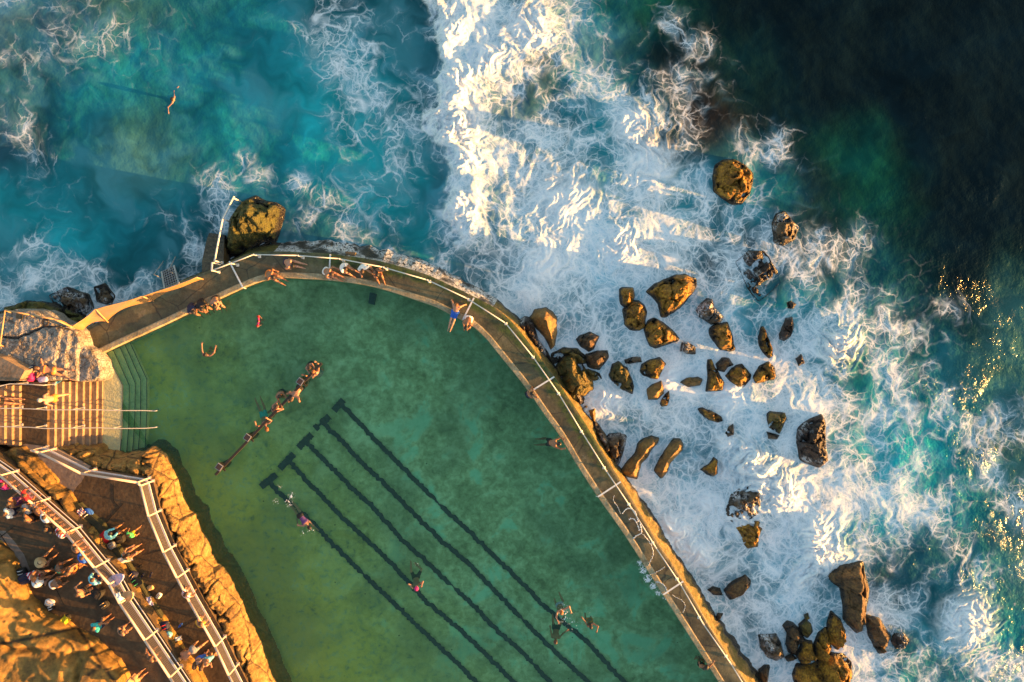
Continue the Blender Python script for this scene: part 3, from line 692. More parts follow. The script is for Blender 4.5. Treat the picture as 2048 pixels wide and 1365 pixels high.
foot = PL([(-60,632),(10,612),(40,604),(100,606),(140,624),(168,640),(150,668),(-60,668)], .6)
tag(rough("rock_skirt", foot, lambda X, Y, sd: .55+.5*sstep(.2, 1.0, sd)+blocks(X, Y, .9, 35, .35, .2), -.5, m_green, .06, .25, .15, .22, 1.6, 90), "dark green and ochre weed-covered rocks at the foot of the grey platform", "rock")
# block wall at the far left, low bank by the upper flight
mb = MB(); mb.prism(PL([(-60,700),(0,714),(50,741),(38,762),(-60,762)], 3.5), 1.5, 3.5); tag(obj("stone_wall", mb, m_stair), "flat-topped brown concrete wall end above the stair flight at the image edge", "wall")
tag(rough("flank_rock", PL([(-60,900),(0,905),(14,898),(38,895),(70,928),(108,966),(98,985),(60,950),(20,925),(-60,890)], ZP+.6), lambda X, Y, sd: ZP+.45+.35*sstep(0, .7, sd), ZP-.5, m_sand2, .06, .12, .10, .14, 2, 95), "ochre grassy rock flank beside the pale ramp below the stairs", "rock")
# ---------------------------------------------------------------- stairs
st = empty("concrete_stairs", P(120, 835, 1.2), "broad pale concrete stairs climbing from the pool to the landing", "stairs")
def stair_poly(x0, x1, top, bot, z): return PL([(x0, top), (x1, top), (x1, bot), (x0, bot)], z)
EX = [38,95,110,124.5,138,151.5,166,179,193,204.5]
for i in range(9):
    z = ZP-i*.19; x0, x1 = EX[i], EX[i+1]
    top = 764 if i < 7 else (760 if i == 7 else 744); bot = 895+i*2.6
    pl = [tuple(P(x0-10, top, z)), tuple(P(x1, top, z)), tuple(P(x1-1.2, bot, z)), tuple(P(x0-10, bot, z))]
    mb = MB(); mb.prism(pl, .3, z); adopt(st, obj("landing" if i == 0 else "step", mb, m_path if i == 0 else m_stair))
for i, (x0, x1) in enumerate([(23,38.5),(8,23.5),(-7,8.5),(-60,-6.5)]):
    z = ZP+.19*(i+1); mb = MB(); mb.prism(stair_poly(x0-8, x1, 771, 893-3*i, z), .3, z); adopt(st, obj("step", mb, m_stair))
ps = empty("pool_steps", P(245, 810, .8), "green algae-covered steps running down under the pool water", "steps")
EDG = [[(204,740),(204,913)], [(212,707),(244.5,771),(243.5,855),(239,917)],[(226,701),(258,771),(257,850),(252,914)],[(240,696),(270,767),(269,835),(264,912)],[(250,691),(281,761),(280,850),(275,908)],[(260,687),(293,759),(293,830),(289,903)]]
for k in range(5):
    z = 1.062-.10*k; outer = PL(EDG[k+1], z); inner = PL([(185,720),(198,745),(198,916)] if k == 0 else EDG[k], z-.02)
    if k: inner = [p+Vector((-.12, 0, 0)) for p in inner]
    mb = MB(); mb.prism(list(outer)+list(inner[::-1]), -.2-.01*k, z); so_ = obj("step", mb, m_algae); adopt(ps, so_)
    mb = MB(); mb.tube([p+Vector((.01, 0, -.01)) for p in outer], .018, 6); eg = obj("nosing", mb, m_lane); eg.parent = so_
# ---------------------------------------------------------------- boulders in the surf
m_ochre = mat_rock("ochre_rock", (.040, .020, .005), (.26, .125, .010), (.56, .29, .026), 1.5, wetz=.16, wet=(.022, .016, .010), bump=1.1)
m_brown = mat_rock("brown_rock", (.030, .018, .009), (.10, .055, .022), (.22, .12, .04), 1.5, wetz=.22, wet=(.020, .015, .010), bump=.9)
m_smooth = mat_rock("smooth_rock", (.09, .05, .014), (.21, .115, .028), (.32, .18, .045), 1.1, wetz=.12, wet=(.035, .025, .010), bump=.5)
m_black = mat_rock("black_wet_rock", (.012, .008, .007), (.036, .022, .018), (.080, .048, .034), 1.6, wetz=.1, foam=.6, bump=1.0, rough=.35)
m_wash = mat_rock("washed_rock", (.030, .022, .014), (.085, .055, .028), (.16, .10, .05), 1.5, wetz=.2, foam=.75, bump=.8, rough=.5)
m_mossr = mat_rock("mossy_rock", (.024, .018, .005), (.11, .075, .013), (.28, .18, .032), 1.6, wetz=.15, moss=(.075, .07, .012), bump=1.1)
def boulder(pts, h, mat, label, tilt=(0, 0), seed=0, steep=1.5, ridge=None, n=92, rings=40, name="boulder", cat="rock", z0=.22, group="boulders in the surf"):
    base = PL(pts, z0) if n > 50 else 0; o = resample(smooth_line(base, 1, True)*.5+0 if False else base, n*2, True)[:, :2]; o = (.25*np.roll(o, 1, 0)+.5*o+.25*np.roll(o, -1, 0))[::2]
    c = o.mean(0); rs = np.linspace(1.16, 0.02, rings)
    X = c[0]+(o[:, 0]-c[0])[None, :]*rs[:, None]; Y = c[1]+(o[:, 1]-c[1])[None, :]*rs[:, None]
    r = random.Random(seed*13+5)
    sd = poly_sd(X, Y, o)
    R0 = math.sqrt(abs(area([tuple(q) for q in o]))/math.pi)
    # steep flanks all round, broken into facets, under a tilted broken top
    side = sd*steep*(1+.4*fbm(X*.9, Y*.9, 2, seed+7))
    top = h+(tilt[0]-.22)*(X-c[0])+(tilt[1]+.05)*(Y-c[1])
    planes = []
    for k in range(5 if not ridge else 3):
        a = r.gauss(-.25, .9) if k < 3 else r.uniform(0, 6.28); g = r.uniform(.30, .85); off = r.uniform(.0, .7)*R0
        planes.append(h+g*off-g*((X-c[0])*math.cos(a)+(Y-c[1])*math.sin(a)))
    if ridge:
        for a, g, off in ridge: planes.append(h+g*off*R0-g*((X-c[0])*math.cos(R(a))+(Y-c[1])*math.sin(R(a))))
    t = top
    for p in planes: t = np.minimum(t, p)
    k = .10
    hh = np.clip(.5+.5*(side-t)/k, 0, 1); z = side*(1-hh)+t*hh-k*hh*(1-hh)
    rg_ = {'smooth_rock': .22, 'brown_rock': .6}.get(mat.name, 1.0)
    z = z+(.06*fbm(X*1.9, Y*1.9, 4, seed+1)+rg_*(.10*(ridged(X*2.6, Y*2.6, 4, seed+2)-.4)+.10*fbm(X*6, Y*6, 3, seed+5)))*sstep(-.1, .25, sd)
    ca_, ea_ = chunks(X*1.5+.2*fbm(X*2, Y*2, 2, 5), Y*1.5+.2*fbm(X*2, Y*2, 2, 6), seed); cb_, eb_ = chunks(X*4.2, Y*4.2, seed+1)
    z = z+rg_*(.55*ca_+.18*cb_-.10*sstep(.10, 0, ea_))*sstep(-.05, .22, sd)
    z = np.where(sd < 0, sd*2.2, z); z = np.maximum(z, -.55)
    X = X+.05*fbm(X*2+z*2, Y*2, 2, seed+3); Y = Y+.05*fbm(X*2, Y*2+z*2, 2, seed+4)
    z = z+.04+(.14 if mat.name in ('black_wet_rock', 'washed_rock') and h > .2 else .06)
    m = n; vs = np.stack([X, Y, z], -1).reshape(-1, 3)
    i = np.arange(rings*m).reshape(rings, m); j = np.roll(i, -1, 1)
    f = np.stack([i[:-1], j[:-1], j[1:], i[1:]], -1).reshape(-1, 4)
    sgn = area([tuple(q) for q in o])
    if sgn < 0: f = f[:, ::-1]
    ctr = vs[-m:].mean(0); vl = [tuple(v) for v in vs]+[tuple(ctr)]
    fl = [tuple(int(u) for u in q4) for q4 in f]
    last = i[-1]; ci = len(vl)-1
    fl += [((int(last[k]), int(last[(k+1) % m]), ci) if sgn > 0 else (int(last[(k+1) % m]), int(last[k]), ci)) for k in range(m)]
    ob = mesh_obj(name, vl, fl, mat, None, True)
    return tag(ob, label, cat, group)
def A(p): return Z(1020, 540, 5.055, p)
def B(p): return Z(1320, 540, 5.055, p)
def C(p): return Z(1160, 760, 5.055, p)
def D(p): return Z(1380, 780, 4.015, p)
def E(p): return Z(1380, 1080, 4.551, p)
def F(p): return Z(1400, 300, 5.055, p)
def G(p): return Z(290, 370, 5.689, p)
SE = -25   # planes facing the sun
rocks = [
 (A([(205,480),(250,400),(370,378),(440,430),(475,500),(470,640),(448,770),(415,800),(385,720),(300,620),(220,530)]), 1.7, m_smooth, "smooth egg-shaped tan boulder standing close to the curve of the pool walkway", (.10,-.05), 1, 1.9, [(-10,.5,.1)]),
 (A([(430,850),(540,790),(680,800),(760,860),(770,950),(700,950),(600,900),(520,900),(450,960),(420,930)]), .75, m_mossr, "dark mossy rock wedged between the egg-shaped boulder and the big square one", (0,0), 2, 1.2, None),
 (A([(470,970),(540,880),(620,835),(680,860),(740,960),(860,1160),(850,1220),(700,1330),(640,1360),(560,1250),(500,1120),(455,1040)]), 1.5, m_mossr, "big square-cornered mossy boulder leaning against the walkway wall", (.05,-.12), 3, 1.7, [(30,.35,.4)]),
 (A([(670,700),(700,665),(810,628),(905,680),(880,740),(850,800),(800,830),(740,790),(690,740)]), 1.0, m_brown, "brown angular boulder with one lit edge, right of the egg-shaped boulder", (-.1,.1), 4, 1.5, [(-15,.9,.5)]),
 (A([(770,850),(850,828),(985,812),(1005,880),(950,960),(910,1012),(860,1008),(790,975),(770,910)]), 1.0, m_brown, "dark purple-brown boulder with a small bright patch beside the big square one", (-.1,.1), 5, 1.6, None),
 (A([(750,1010),(800,1005),(910,1050),(930,1100),(850,1130),(800,1090)]), .55, m_mossr, "low olive rock tucked behind the big square boulder", (0,0), 6, 1.2, None),
 (A([(1000,1060),(1040,960),(1100,932),(1190,1000),(1220,1080),(1260,1180),(1240,1255),(1150,1220),(1050,1150)]), 1.1, m_mossr, "long olive-brown boulder sloping into the foam, fringed with weed", (.1,-.1), 7, 1.4, [(20,.5,.2)]),
 (A([(1170,910),(1240,882),(1320,890),(1330,930),(1220,950),(1180,945)]), .35, m_wash, "low wet rock awash above the long olive-brown boulder", (0,0), 8, .9, None),
 (A([(1120,200),(1140,182),(1250,185),(1255,270),(1240,330),(1190,372),(1130,340),(1115,270)]), 1.2, m_ochre, "upper, smaller rock of a touching ochre pair in the white water", (.1,0), 9, 1.9, None),
 (A([(1155,400),(1240,322),(1310,318),(1360,360),(1385,420),(1370,500),(1370,570),(1310,608),(1220,600),(1170,550),(1168,450)]), 1.5, m_ochre, "lower, larger rock of a touching ochre pair, dark flat face below", (0,.10), 10, 1.9, [(-95,.9,.05)]),
 (A([(1395,215),(1470,150),(1600,90),(1690,52),(1780,52),(1890,90),(1880,180),(1800,290),(1720,380),(1580,470),(1540,470),(1520,340),(1460,270)]), 1.3, m_ochre, "largest ochre wedge rock, its right half washed by foam", (-.05,-.05), 11, 1.5, [(-15,.5,0)]),
 (A([(1365,590),(1410,512),(1470,492),(1560,540),(1640,610),(1710,690),(1690,720),(1480,783),(1430,770),(1390,690)]), 1.5, m_ochre, "triangular pyramid-like rock with a dark left face and bright lower edge", (0,0), 12, 1.6, [(170,.8,.25),(10,.35,.1)]),
 (A([(1730,820),(1750,740),(1790,732),(1870,780),(1875,850),(1790,840)]), .5, m_wash, "small broken wet rock among thick foam right of the triangular rock", (0,0), 13, 1.3, None),
 (A([(1325,1030),(1340,960),(1440,912),(1520,888),(1580,950),(1540,1030),(1500,1100),(1430,1100),(1360,1060)]), 1.1, m_ochre, "rounded ochre boulder below the triangular rock", (.05,-.05), 14, 1.6, None),
 (A([(1390,1210),(1440,1160),(1535,1118),(1560,1180),(1560,1250),(1490,1310),(1410,1310)]), 1.0, m_smooth, "neat cut-looking ochre block with a dark roof facet", (0,0), 15, 1.9, [(140,.8,.2)]),
 (C([(820,240),(860,160),(905,108),(908,170),(885,268),(835,265)]), .8, m_ochre, "thin upright splinter of rock beside the cut-looking block", (0,0), 16, 2.2, [(165,.9,.1)]),
 (B([(390,415),(430,350),(490,297),(530,310),(560,390),(640,470),(610,535),(520,540),(420,470)]), .75, m_wash, "brown rock with water sheeting off its right side, upper middle of the surf", (-.1,.05), 17, 1.2, None),
 (B([(515,600),(560,560),(690,532),(720,600),(740,700),(770,800),(720,822),(620,800),(560,720),(520,660)]), 1.2, m_ochre, "tall pitted ochre boulder with foam breaking under its lower edge", (.05,0), 18, 1.6, [(0,.4,.1)]),
 (B([(1010,680),(1040,582),(1065,585),(1100,680),(1145,800),(1150,870),(1120,888),(1050,830),(1020,760)]), .9, m_ochre, "narrow blade-like ochre rock pointing up the picture", (0,-.05), 19, 1.9, [(170,.7,.1)]),
 (B([(585,960),(640,897),(700,900),(750,960),(690,980),(660,1028),(590,1018)]), .7, m_brown, "small dark lumpy rock just above the four-sided ridge rock", (0,0), 20, 1.5, None),
 (B([(490,912),(530,912),(560,990),(610,1060),(655,1150),(640,1218),(480,1228),(495,1100)]), 1.1, m_ochre, "bottle-shaped ochre rock, narrow at top and broad at the base", (0,-.1), 21, 1.7, [(165,.6,.1)]),
 (B([(670,1070),(740,1000),(840,952),(930,1060),(920,1110),(850,1188),(790,1178),(710,1120)]), 1.2, m_ochre, "four-sided rock with a sharp ridge, shaded top and golden lower right side", (-.05,.05), 22, 1.7, [(-35,1.2,.25)]),
 (B([(950,1090),(1010,980),(1110,932),(1160,980),(1180,1060),(1170,1108),(1080,1130),(980,1148)]), 1.1, m_ochre, "squat golden rock with speckled face, right end of its row", (.05,-.05), 23, 1.6, None),
 (B([(210,1140),(290,1102),(380,1087),(435,1110),(410,1168),(300,1180)]), .5, m_smooth, "low flat lens-shaped rock in deep foam", (0,-.1), 24, 1.4, None),
 (B([(1220,640),(1280,505),(1340,482),(1355,580),(1330,660),(1270,708),(1230,690)]), .55, m_black, "purplish black wet rock above the blade-like rock's right side", (0,0), 25, .9, None),
 (B([(1380,900),(1430,862),(1465,940),(1410,968)]), .35, m_black, "tiny black wet rock left of the sunlit splash", (0,0), 26, .9, None),
 (B([(1290,340),(1330,317),(1375,345),(1350,388),(1300,380)]), .35, m_black, "tiny dark knob in the swirl below the broad black slab", (0,0), 27, .9, None),
 ([(1474,524),(1500,502),(1530,502),(1556,540),(1563,565),(1535,590),(1520,602),(1498,575)], .16, m_black, "broad black slab webbed with foam lines, upper right of the surf", (0,0), 28, .7, None),
 (C([(70,300),(165,262),(170,340),(150,450),(110,380)]), .9, m_smooth, "small orange wedge at the foot of the sea wall", (0,0), 29, 1.8, [(-10,.7,.1)]),
 (C([(410,930),(480,840),(570,740),(590,650),(650,602),(730,572),(800,600),(790,650),(720,720),(690,780),(620,850),(600,930),(580,1000),(480,988)]), 1.2, m_smooth, "long curved boulder with glowing lower end, against the wall crust", (.05,-.10), 30, 1.7, [(0,.35,.3)]),
 (C([(760,920),(820,800),(900,680),(960,607),(1020,612),(1050,660),(1040,720),(960,790),(910,860),(890,930),(830,1000),(790,960)]), 1.1, m_smooth, "long slanting boulder parallel to the curved one, farther from the wall", (0,-.05), 31, 1.7, [(-20,.7,.15)]),
 (C([(1240,910),(1310,860),(1360,797),(1400,820),(1395,950),(1355,978),(1300,955)]), .9, m_ochre, "small fin-shaped golden rock alone in white foam", (0,0), 32, 1.8, [(155,1.0,.1)]),
 (C([(1215,300),(1250,292),(1340,325),(1440,380),(1445,420),(1400,430),(1310,400),(1240,340)]), .6, m_ochre, "short tilted rock half dark half golden, mid surf", (0,0), 33, 1.5, [(0,.6,.1)]),
 (C([(240,630),(300,562),(400,552),(465,580),(440,720),(390,850),(340,900),(280,760)]), .6, m_wash, "dark rock streaked with draining foam, against the wall left of the curved boulder", (0,0), 34, 1.2, None),
 (C([(1480,540),(1510,480),(1550,452),(1560,560),(1500,580)]), .45, m_wash, "small orange-lit rock nearly buried in bright spray", (0,0), 35, 1.2, None),
 (D([(625,200),(650,182),(770,187),(780,240),(740,330),(720,358),(640,300)]), 1.1, m_mossr, "five-sided rock with a bright green weed patch", (0,-.05), 36, 1.7, None),
 (D([(625,340),(660,350),(720,372),(700,400),(640,390)]), .35, m_wash, "low brown rock directly below the five-sided weedy rock", (0,0), 37, 1.0, None),
 (D([(880,310),(960,242),(1060,207),(1095,270),(1090,400),(1110,570),(1050,618),(960,590),(900,560),(870,430)]), .7, m_black, "large oblong black rock covered in foam lacework, right of centre surf", (0,0), 38, .8, None),
 (D([(370,1110),(450,1062),(560,1052),(590,1120),(555,1190),(550,1270),(470,1280),(420,1200)]), 1.2, m_ochre, "golden rough rock under a fan of pinkish draining foam", (0,-.05), 39, 1.6, [(0,.4,.1)]),
 (D([(300,960),(340,850),(430,760),(560,800),(575,900),(545,1000),(470,1050),(380,1090),(310,1040)]), .5, m_wash, "broad rock hidden under streaming foam above the golden rough rock", (0,0), 40, .6, None),
 (E([(325,475),(390,400),(510,332),(555,375),(550,440),(480,510),(380,553)]), .9, m_brown, "slab-like rectangular rock with glowing orange long side", (-.06,.10), 41, 2.2, None),
 (E([(180,470),(220,437),(280,450),(300,510),(220,510)]), .4, m_brown, "small brown rock left of the rectangular slab", (0,0), 42, 1.2, None),
 (E([(1260,300),(1370,232),(1480,222),(1590,212),(1600,310),(1640,450),(1620,640),(1590,740),(1580,830),(1530,858),(1440,780),(1410,720),(1410,600),(1390,460),(1270,370)]), 1.4, m_brown, "huge long dark brown rock, biggest of the lower right cluster", (-.1,0), 43, 1.5, [(175,.8,.2)]),
 (E([(1590,690),(1620,692),(1730,720),(1840,880),(1810,980),(1740,1050),(1690,990),(1640,870)]), 1.0, m_brown, "dark brown rock touching the lower tip of the huge long one", (-.1,0), 44, 1.5, [(180,.7,.2)]),
 (E([(1845,930),(1880,862),(1950,862),(2000,920),(1960,990),(1880,998)]), .3, m_black, "round black rock barely breaking the surface, far lower right", (0,0), 45, .7, None),
 (E([(1270,740),(1300,662),(1380,740),(1425,840),(1410,960),(1350,1013),(1290,950),(1260,840)]), 1.7, m_ochre, "pointed golden rock, topmost of the lower cluster", (0,0), 46, 1.8, [(0,.4,.2)]),
 (E([(1150,960),(1180,860),(1250,812),(1270,880),(1300,1000),(1260,1100),(1200,1130),(1150,1080)]), 1.6, m_ochre, "upright golden rock squeezed in the middle of the lower cluster", (.1,0), 47, 1.8, [(0,.3,.2)]),
 (E([(990,1060),(1040,932),(1120,940),(1140,1060),(1100,1130),(1030,1140)]), 1.5, m_ochre, "blocky golden rock on the left of the lower cluster", (.05,0), 48, 1.9, None),
 (E([(950,1240),(990,1150),(1120,1150),(1300,1042),(1400,1050),(1480,1120),(1490,1240),(1450,1330),(1380,1420),(1150,1440),(980,1380)]), 1.3, m_ochre, "massive low golden rock cut by the bottom edge of the picture", (.05,0), 49, 1.4, None),
 (E([(1010,790),(1060,742),(1110,780),(1125,850),(1080,903),(1030,870)]), .9, m_mossr, "rounded olive-green rock above the lower cluster", (0,0), 50, 1.5, None),
 (E([(1050,690),(1090,672),(1100,720),(1060,738)]), .5, m_mossr, "tiny green rock above the rounded olive one", (0,0), 51, 1.4, None),
 (E([(865,810),(900,767),(950,780),(1000,830),(1060,930),(1000,960),(980,1058),(920,1040),(890,960),(900,870)]), .8, m_brown, "dull brown rock running down the left of the lower cluster", (0,0), 52, 1.3, None),
 (E([(650,890),(790,882),(830,960),(860,1070),(800,1108),(710,1060),(660,990)]), .7, m_wash, "squarish rock with foam ribbons across its middle, left of the lower cluster", (0,0), 53, 1.3, None),
 (E([(880,1080),(930,1052),(980,1090),(900,1118)]), .4, m_brown, "small dark stone under the dull brown rock", (0,0), 54, 1.2, None),
 (E([(640,1210),(690,1167),(735,1170),(715,1300),(690,1380),(650,1330)]), .7, m_brown, "brown rock at the bottom edge near the sea wall", (0,0), 55, 1.4, None),
 (E([(230,760),(260,682),(305,690),(280,740),(250,788)]), .8, m_brown, "little upright stone stuck against the sea wall crust", (0,0), 56, 1.6, None),
 (F([(145,250),(160,142),(240,97),(360,92),(480,160),(540,230),(540,330),(500,450),(430,538),(340,538),(240,480),(150,410)]), 1.1, m_ochre, "rounded golden-brown boulder alone at the top of the rock field", (-.06,-.02), 57, 1.2, [(5,.45,.1)]),
 (F([(740,740),(800,642),(860,622),(940,720),(1000,780),(960,900),(850,960),(770,930)]), .40, m_wash, "dark brown rock topped with foam at the edge of the deep water", (-.1,0), 58, 1.1, None),
 (G([(950,400),(1010,300),(1130,162),(1220,122),(1370,180),(1500,200),(1580,270),(1570,370),(1520,520),(1480,640),(1330,652),(1100,770),(930,830),(900,740),(930,580)]), 1.5, m_green, "big dark mossy boulder beside the sea steps, above the walkway", (.04,.02), 59, 1.5, [(15,.35,.4)]),
 (G([(1090,790),(1180,720),(1340,668),(1400,655),(1380,740),(1250,775),(1120,830)]), .9, m_green, "low mossy rock between the big mossy boulder and the walkway", (0,0), 60, 1.4, None),
 ([(95,590),(130,575),(170,590),(180,615),(150,640),(110,620)], .14, m_wash, "brown wave-washed rock below the grey platform with streaming foam", (0,0), 61, .7, None),
 ([(185,575),(205,568),(225,592),(218,610),(190,602)], .14, m_wash, "small rock awash off the netted part of the walkway", (0,0), 62, .7, None),
 ([(1030,650),(1050,634),(1066,640),(1076,680),(1096,706),(1110,742),(1100,742),(1086,724),(1058,686)], .3, m_black, 'dark wet rock sheet between the egg-shaped boulder and the wall', (0,0), 66, .8, None),
 ([(1176,838),(1190,842),(1208,866),(1222,892),(1234,925),(1222,930),(1196,886)], .35, m_wash, 'foam-streaked dark rocks along the wall foot above the curved boulder', (0,0), 71, .9, None),
 ([(1120,742),(1142,748),(1160,782),(1180,820),(1168,832),(1140,800),(1118,764)], .4, m_black, 'low black rock between the big square boulder and the sea wall', (0,0), 72, .9, None),
 ([(1870,560),(1890,552),(1905,570),(1880,580)], -.05, m_black, None, (0,0), 63, .5, None),
]
for i, r in enumerate(rocks):
    if r[3] is None: continue
    pts, h, mt, lab, tilt, seed, steep, ridge = r
    boulder(pts, h, mt, lab, tilt, seed, steep, ridge)
# ---------------------------------------------------------------- fences, rails and fittings
m_frail = mat_plain("sunlit_rail_paint", (.62, .46, .36), .4, .06, 12)  # warm tint puts orange sunlight into the top rail and post colour
m_fmid = mat_plain("white_rail_paint", (.58, .54, .54), .4, .06, 12)
m_wire = mat_plain("steel_wire", (.16, .13, .11), .5, .1, 20, .0)
m_galv = mat_plain("galvanised_steel", (.36, .36, .38), .45, .12, 14, .4)
m_dark = mat_plain("black_timber", (.030, .018, .010), .55, .4, 8, bump=.4)
def fence(base, z, name, label, skip=(), top_r=.055, hgt=1.26, low=True):
    pts = PL(base, z); up = Vector((0, 0, 1)); root = empty(name, pts[len(pts)//2], label, "fence")
    hb = [MB() for _ in range(3)]; wires = MB()
    for i, p in enumerate(pts):
        if i not in skip:
            mb = MB(); mb.beam(p-up*.05, p+up*(hgt-.02), .075, .06); mb.box(p+up*.01, .16, .16, .02); adopt(root, obj("post", mb, m_frail))
    for a, b in zip(pts[:-1], pts[1:]):
        hb[0].tube([a+up*hgt, b+up*hgt], top_r, 8); hb[1].beam(a+up*.50, b+up*.50, .10, .045)
        if low: hb[2].beam(a+up*.14, b+up*.14, .03, .03)
        for k in range(6): wires.tube([a+up*(.60+.10*k), b+up*(.60+.10*k)], .011, 5)
    for i, p in enumerate(pts): hb[0].ball(p+up*hgt, top_r*1.02, 8, 5)
    adopt(root, obj("top_rail", hb[0], m_frail, None, True), obj("middle_rail", hb[1], m_fmid), obj("wires", wires, m_wire))
    if low: adopt(root, obj("bottom_rail", hb[2], m_fmid))
    return root
fence(FB, ZU, "path_fence", "long pale wire fence along the edge of the higher path, with people leaning on it")
fence([(95,894)]+FA[1:], ZP, "path_fence", "pale wire fence on the pool side of the lower path, bending at a corner", skip=(8,), low=False)
# railing along the outer edge of the walkway
RT = [(423.5,541.5),(462,527),(507,509.5),(596,511.5),(679,518),(767,535),(855,560.5),(935.5,598),(1011.5,647),(1067,715.6),(1119,790),(1166,868),(1212.5,942),(1263,1017),(1312,1096),(1361.7,1170),(1407,1249),(1462,1328),(1500,1390),(1560,1490)]
tp = PL(RT, ZD+.95); root = empty("walkway_railing", P(1011, 650, ZD), "thin white single-rail fence running all along the outer edge of the pool walkway", "railing")
mb = MB()
for a, b in zip(tp[:-1], tp[1:]): mb.tube([a, b], .026, 8)
adopt(root, obj("rail", mb, m_white, None, True))
for p in tp:
    mb = MB(); mb.tube([(p.x, p.y, ZD-.02), (p.x, p.y, p.z)], .03, 8); mb.ball(p, .045, 8, 6); mb.box((p.x, p.y, ZD+.03), .14, .14, .02); adopt(root, obj("post", mb, m_white, None, True))
# handrails on the stairs
def pipe(pts, posts, name, label, mat=m_galv, r=.024):
    root = empty(name, pts[0], label, "handrail")
    mb = MB(); mb.tube(pts, r, 8)
    for p in pts[1:-1]: mb.ball(p, r*1.03, 8, 5)
    adopt(root, obj("rail", mb, mat, None, True))
    for p, zb in posts:
        mb = MB(); mb.tube([(p.x, p.y, zb), p], r*.9, 8); mb.box((p.x, p.y, zb+.01), .13, .13, .02); adopt(root, obj("post", mb, mat, None, True))
    return root
def hz(px): return float(np.interp(px, [-40, 5, 38, 92, 204, 230, 245, 293, 320], [ZP+1.65, ZP+1.4, ZP+.92, ZP+.92, 2.0, 1.86, 1.80, 1.28, .96]))
for ys, lab in (([816.5,817,818,820,820,821.5,821.5,822.5,820.5], "upper of two grey pipe handrails running down the stairs into the pool"), ([852,853.5,855,857.5,856,857.5,857,855.5,853], "lower of two grey pipe handrails running down the stairs into the pool")):
    xs = [-40,5,60,92,200,230,290,309,321]
    pts = [P(x, y, hz(x)) for x, y in zip(xs, ys)]
    pipe(pts, [(P(x, float(np.interp(x, xs, ys)), hz(x)), zb) for x, zb in ((20, ZP+.3), (68, ZP), (140, ZP-.95), (224, .9), (300, .1))], "stair_handrail", lab)
pipe([P(-40, 774, ZP+1.5), P(0, 772.5, ZP+1.25), P(20, 768, ZP+.92), P(60, 769, ZP+.9), P(88, 771, ZP+.9)], [(P(30, 768, ZP+.9), ZP), (P(86, 771, ZP+.9), ZP)], "stair_handrail", "short grey handrail along the wall side of the landing, topmost of the three")
# handrail of the sea steps
pipe([P(468, 393, 1.25), P(445, 438, 1.5), P(429, 523.5, 2.2)], [(P(466, 396, 1.25), -.4), (P(445, 438, 1.5), -.1), (P(429, 522, 2.2), 1.2)], "sea_handrail", "white pipe handrail rising out of the water beside the sea steps", m_white, .045)
mb = MB(); mb.beam(P(423.5, 541.5, ZD+.95), P(424.5, 525.5, ZD+.95), .07, .07); mb.tube([P(424.5, 525.5, ZD+.95), (*P(424.5, 525.5, ZD+.95)[:2], ZD-.3)], .03); tag(obj("gate_post", mb, m_white), "short white return post where the walkway railing ends at the sea steps", "post")
ss = empty("sea_steps", P(428, 500, .6), "dark wet concrete steps going down from the walkway into the sea", "steps")
LT = [(404,546),(404,522),(407,508),(409.5,496),(412,484),(415,474),(418,466)]; RTT = [(448,530),(447,517),(447.5,506),(448,496),(448,487),(448.5,479),(448.5,470)]
m_seastep = mat_rock("wet_step", (.03, .022, .010), (.075, .055, .026), (.13, .10, .05), 1.4, wetz=.25, bump=.4, rough=.45, pits=False)
for k in range(6):
    z = 1.15-.17*k; mb = MB(); a = PL([LT[k], RTT[k], RTT[k+1], LT[k+1]], z)
    d = (a[2]-a[1])*.0; mb.prism([tuple(v) for v in a], -.4, z-.004*k); adopt(ss, obj("step", mb, m_seastep))
# steel ladder platform over the water
lad = empty("steel_ladder", P(340, 555, 1.0), "grey steel grating ladder with side rails hanging off the walkway into the sea", "ladder")
tl, trr, br_, bl_ = P(329.6, 578, ZD+.02), P(357.7, 567, ZD+.02), P(348, 531.7, .15), P(323.4, 544, .15)
gm = MB()
for k in range(7):
    t_ = k/6; gm.beam(tl.lerp(trr, t_), bl_.lerp(br_, t_), .025, .03)
for k in range(9):
    t_ = k/8; gm.beam(tl.lerp(bl_, t_), trr.lerp(br_, t_), .03, .035)
m_grid = mat_plain("grating", (.30, .29, .31), .4, .2, 10, .6); m_grate_shade = mat_plain("grating_shade", (.045, .042, .05), .6)
sm = MB(); sm.beam(tl, bl_, .09, .05); sm.beam(trr, br_, .09, .05)
pm = MB(); dn = Vector((0, 0, -.09)); pm.add([tl+dn, trr+dn, br_+dn, bl_+dn, tl+dn*1.3, trr+dn*1.3, br_+dn*1.3, bl_+dn*1.3], [(0,1,2,3),(7,6,5,4),(0,4,5,1),(1,5,6,2),(2,6,7,3),(3,7,4,0)])  # dark sheet added below the grating, stands in for the shade there
adopt(lad, obj("grating", gm, m_grid), obj("stringers", sm, m_galv), obj("shade_sheet", pm, m_grate_shade))
for top, b0, e in (((307.5,549.5),(322,556),(327,523)),((336,543),(350,548),(351,514))):
    mb = MB(); a = P(*top, 1.9); mb.tube([P(*b0, .9), a, P(e[0], e[1], .5)], .028, 8); adopt(lad, obj("grab_rail", mb, m_galv, None, True))
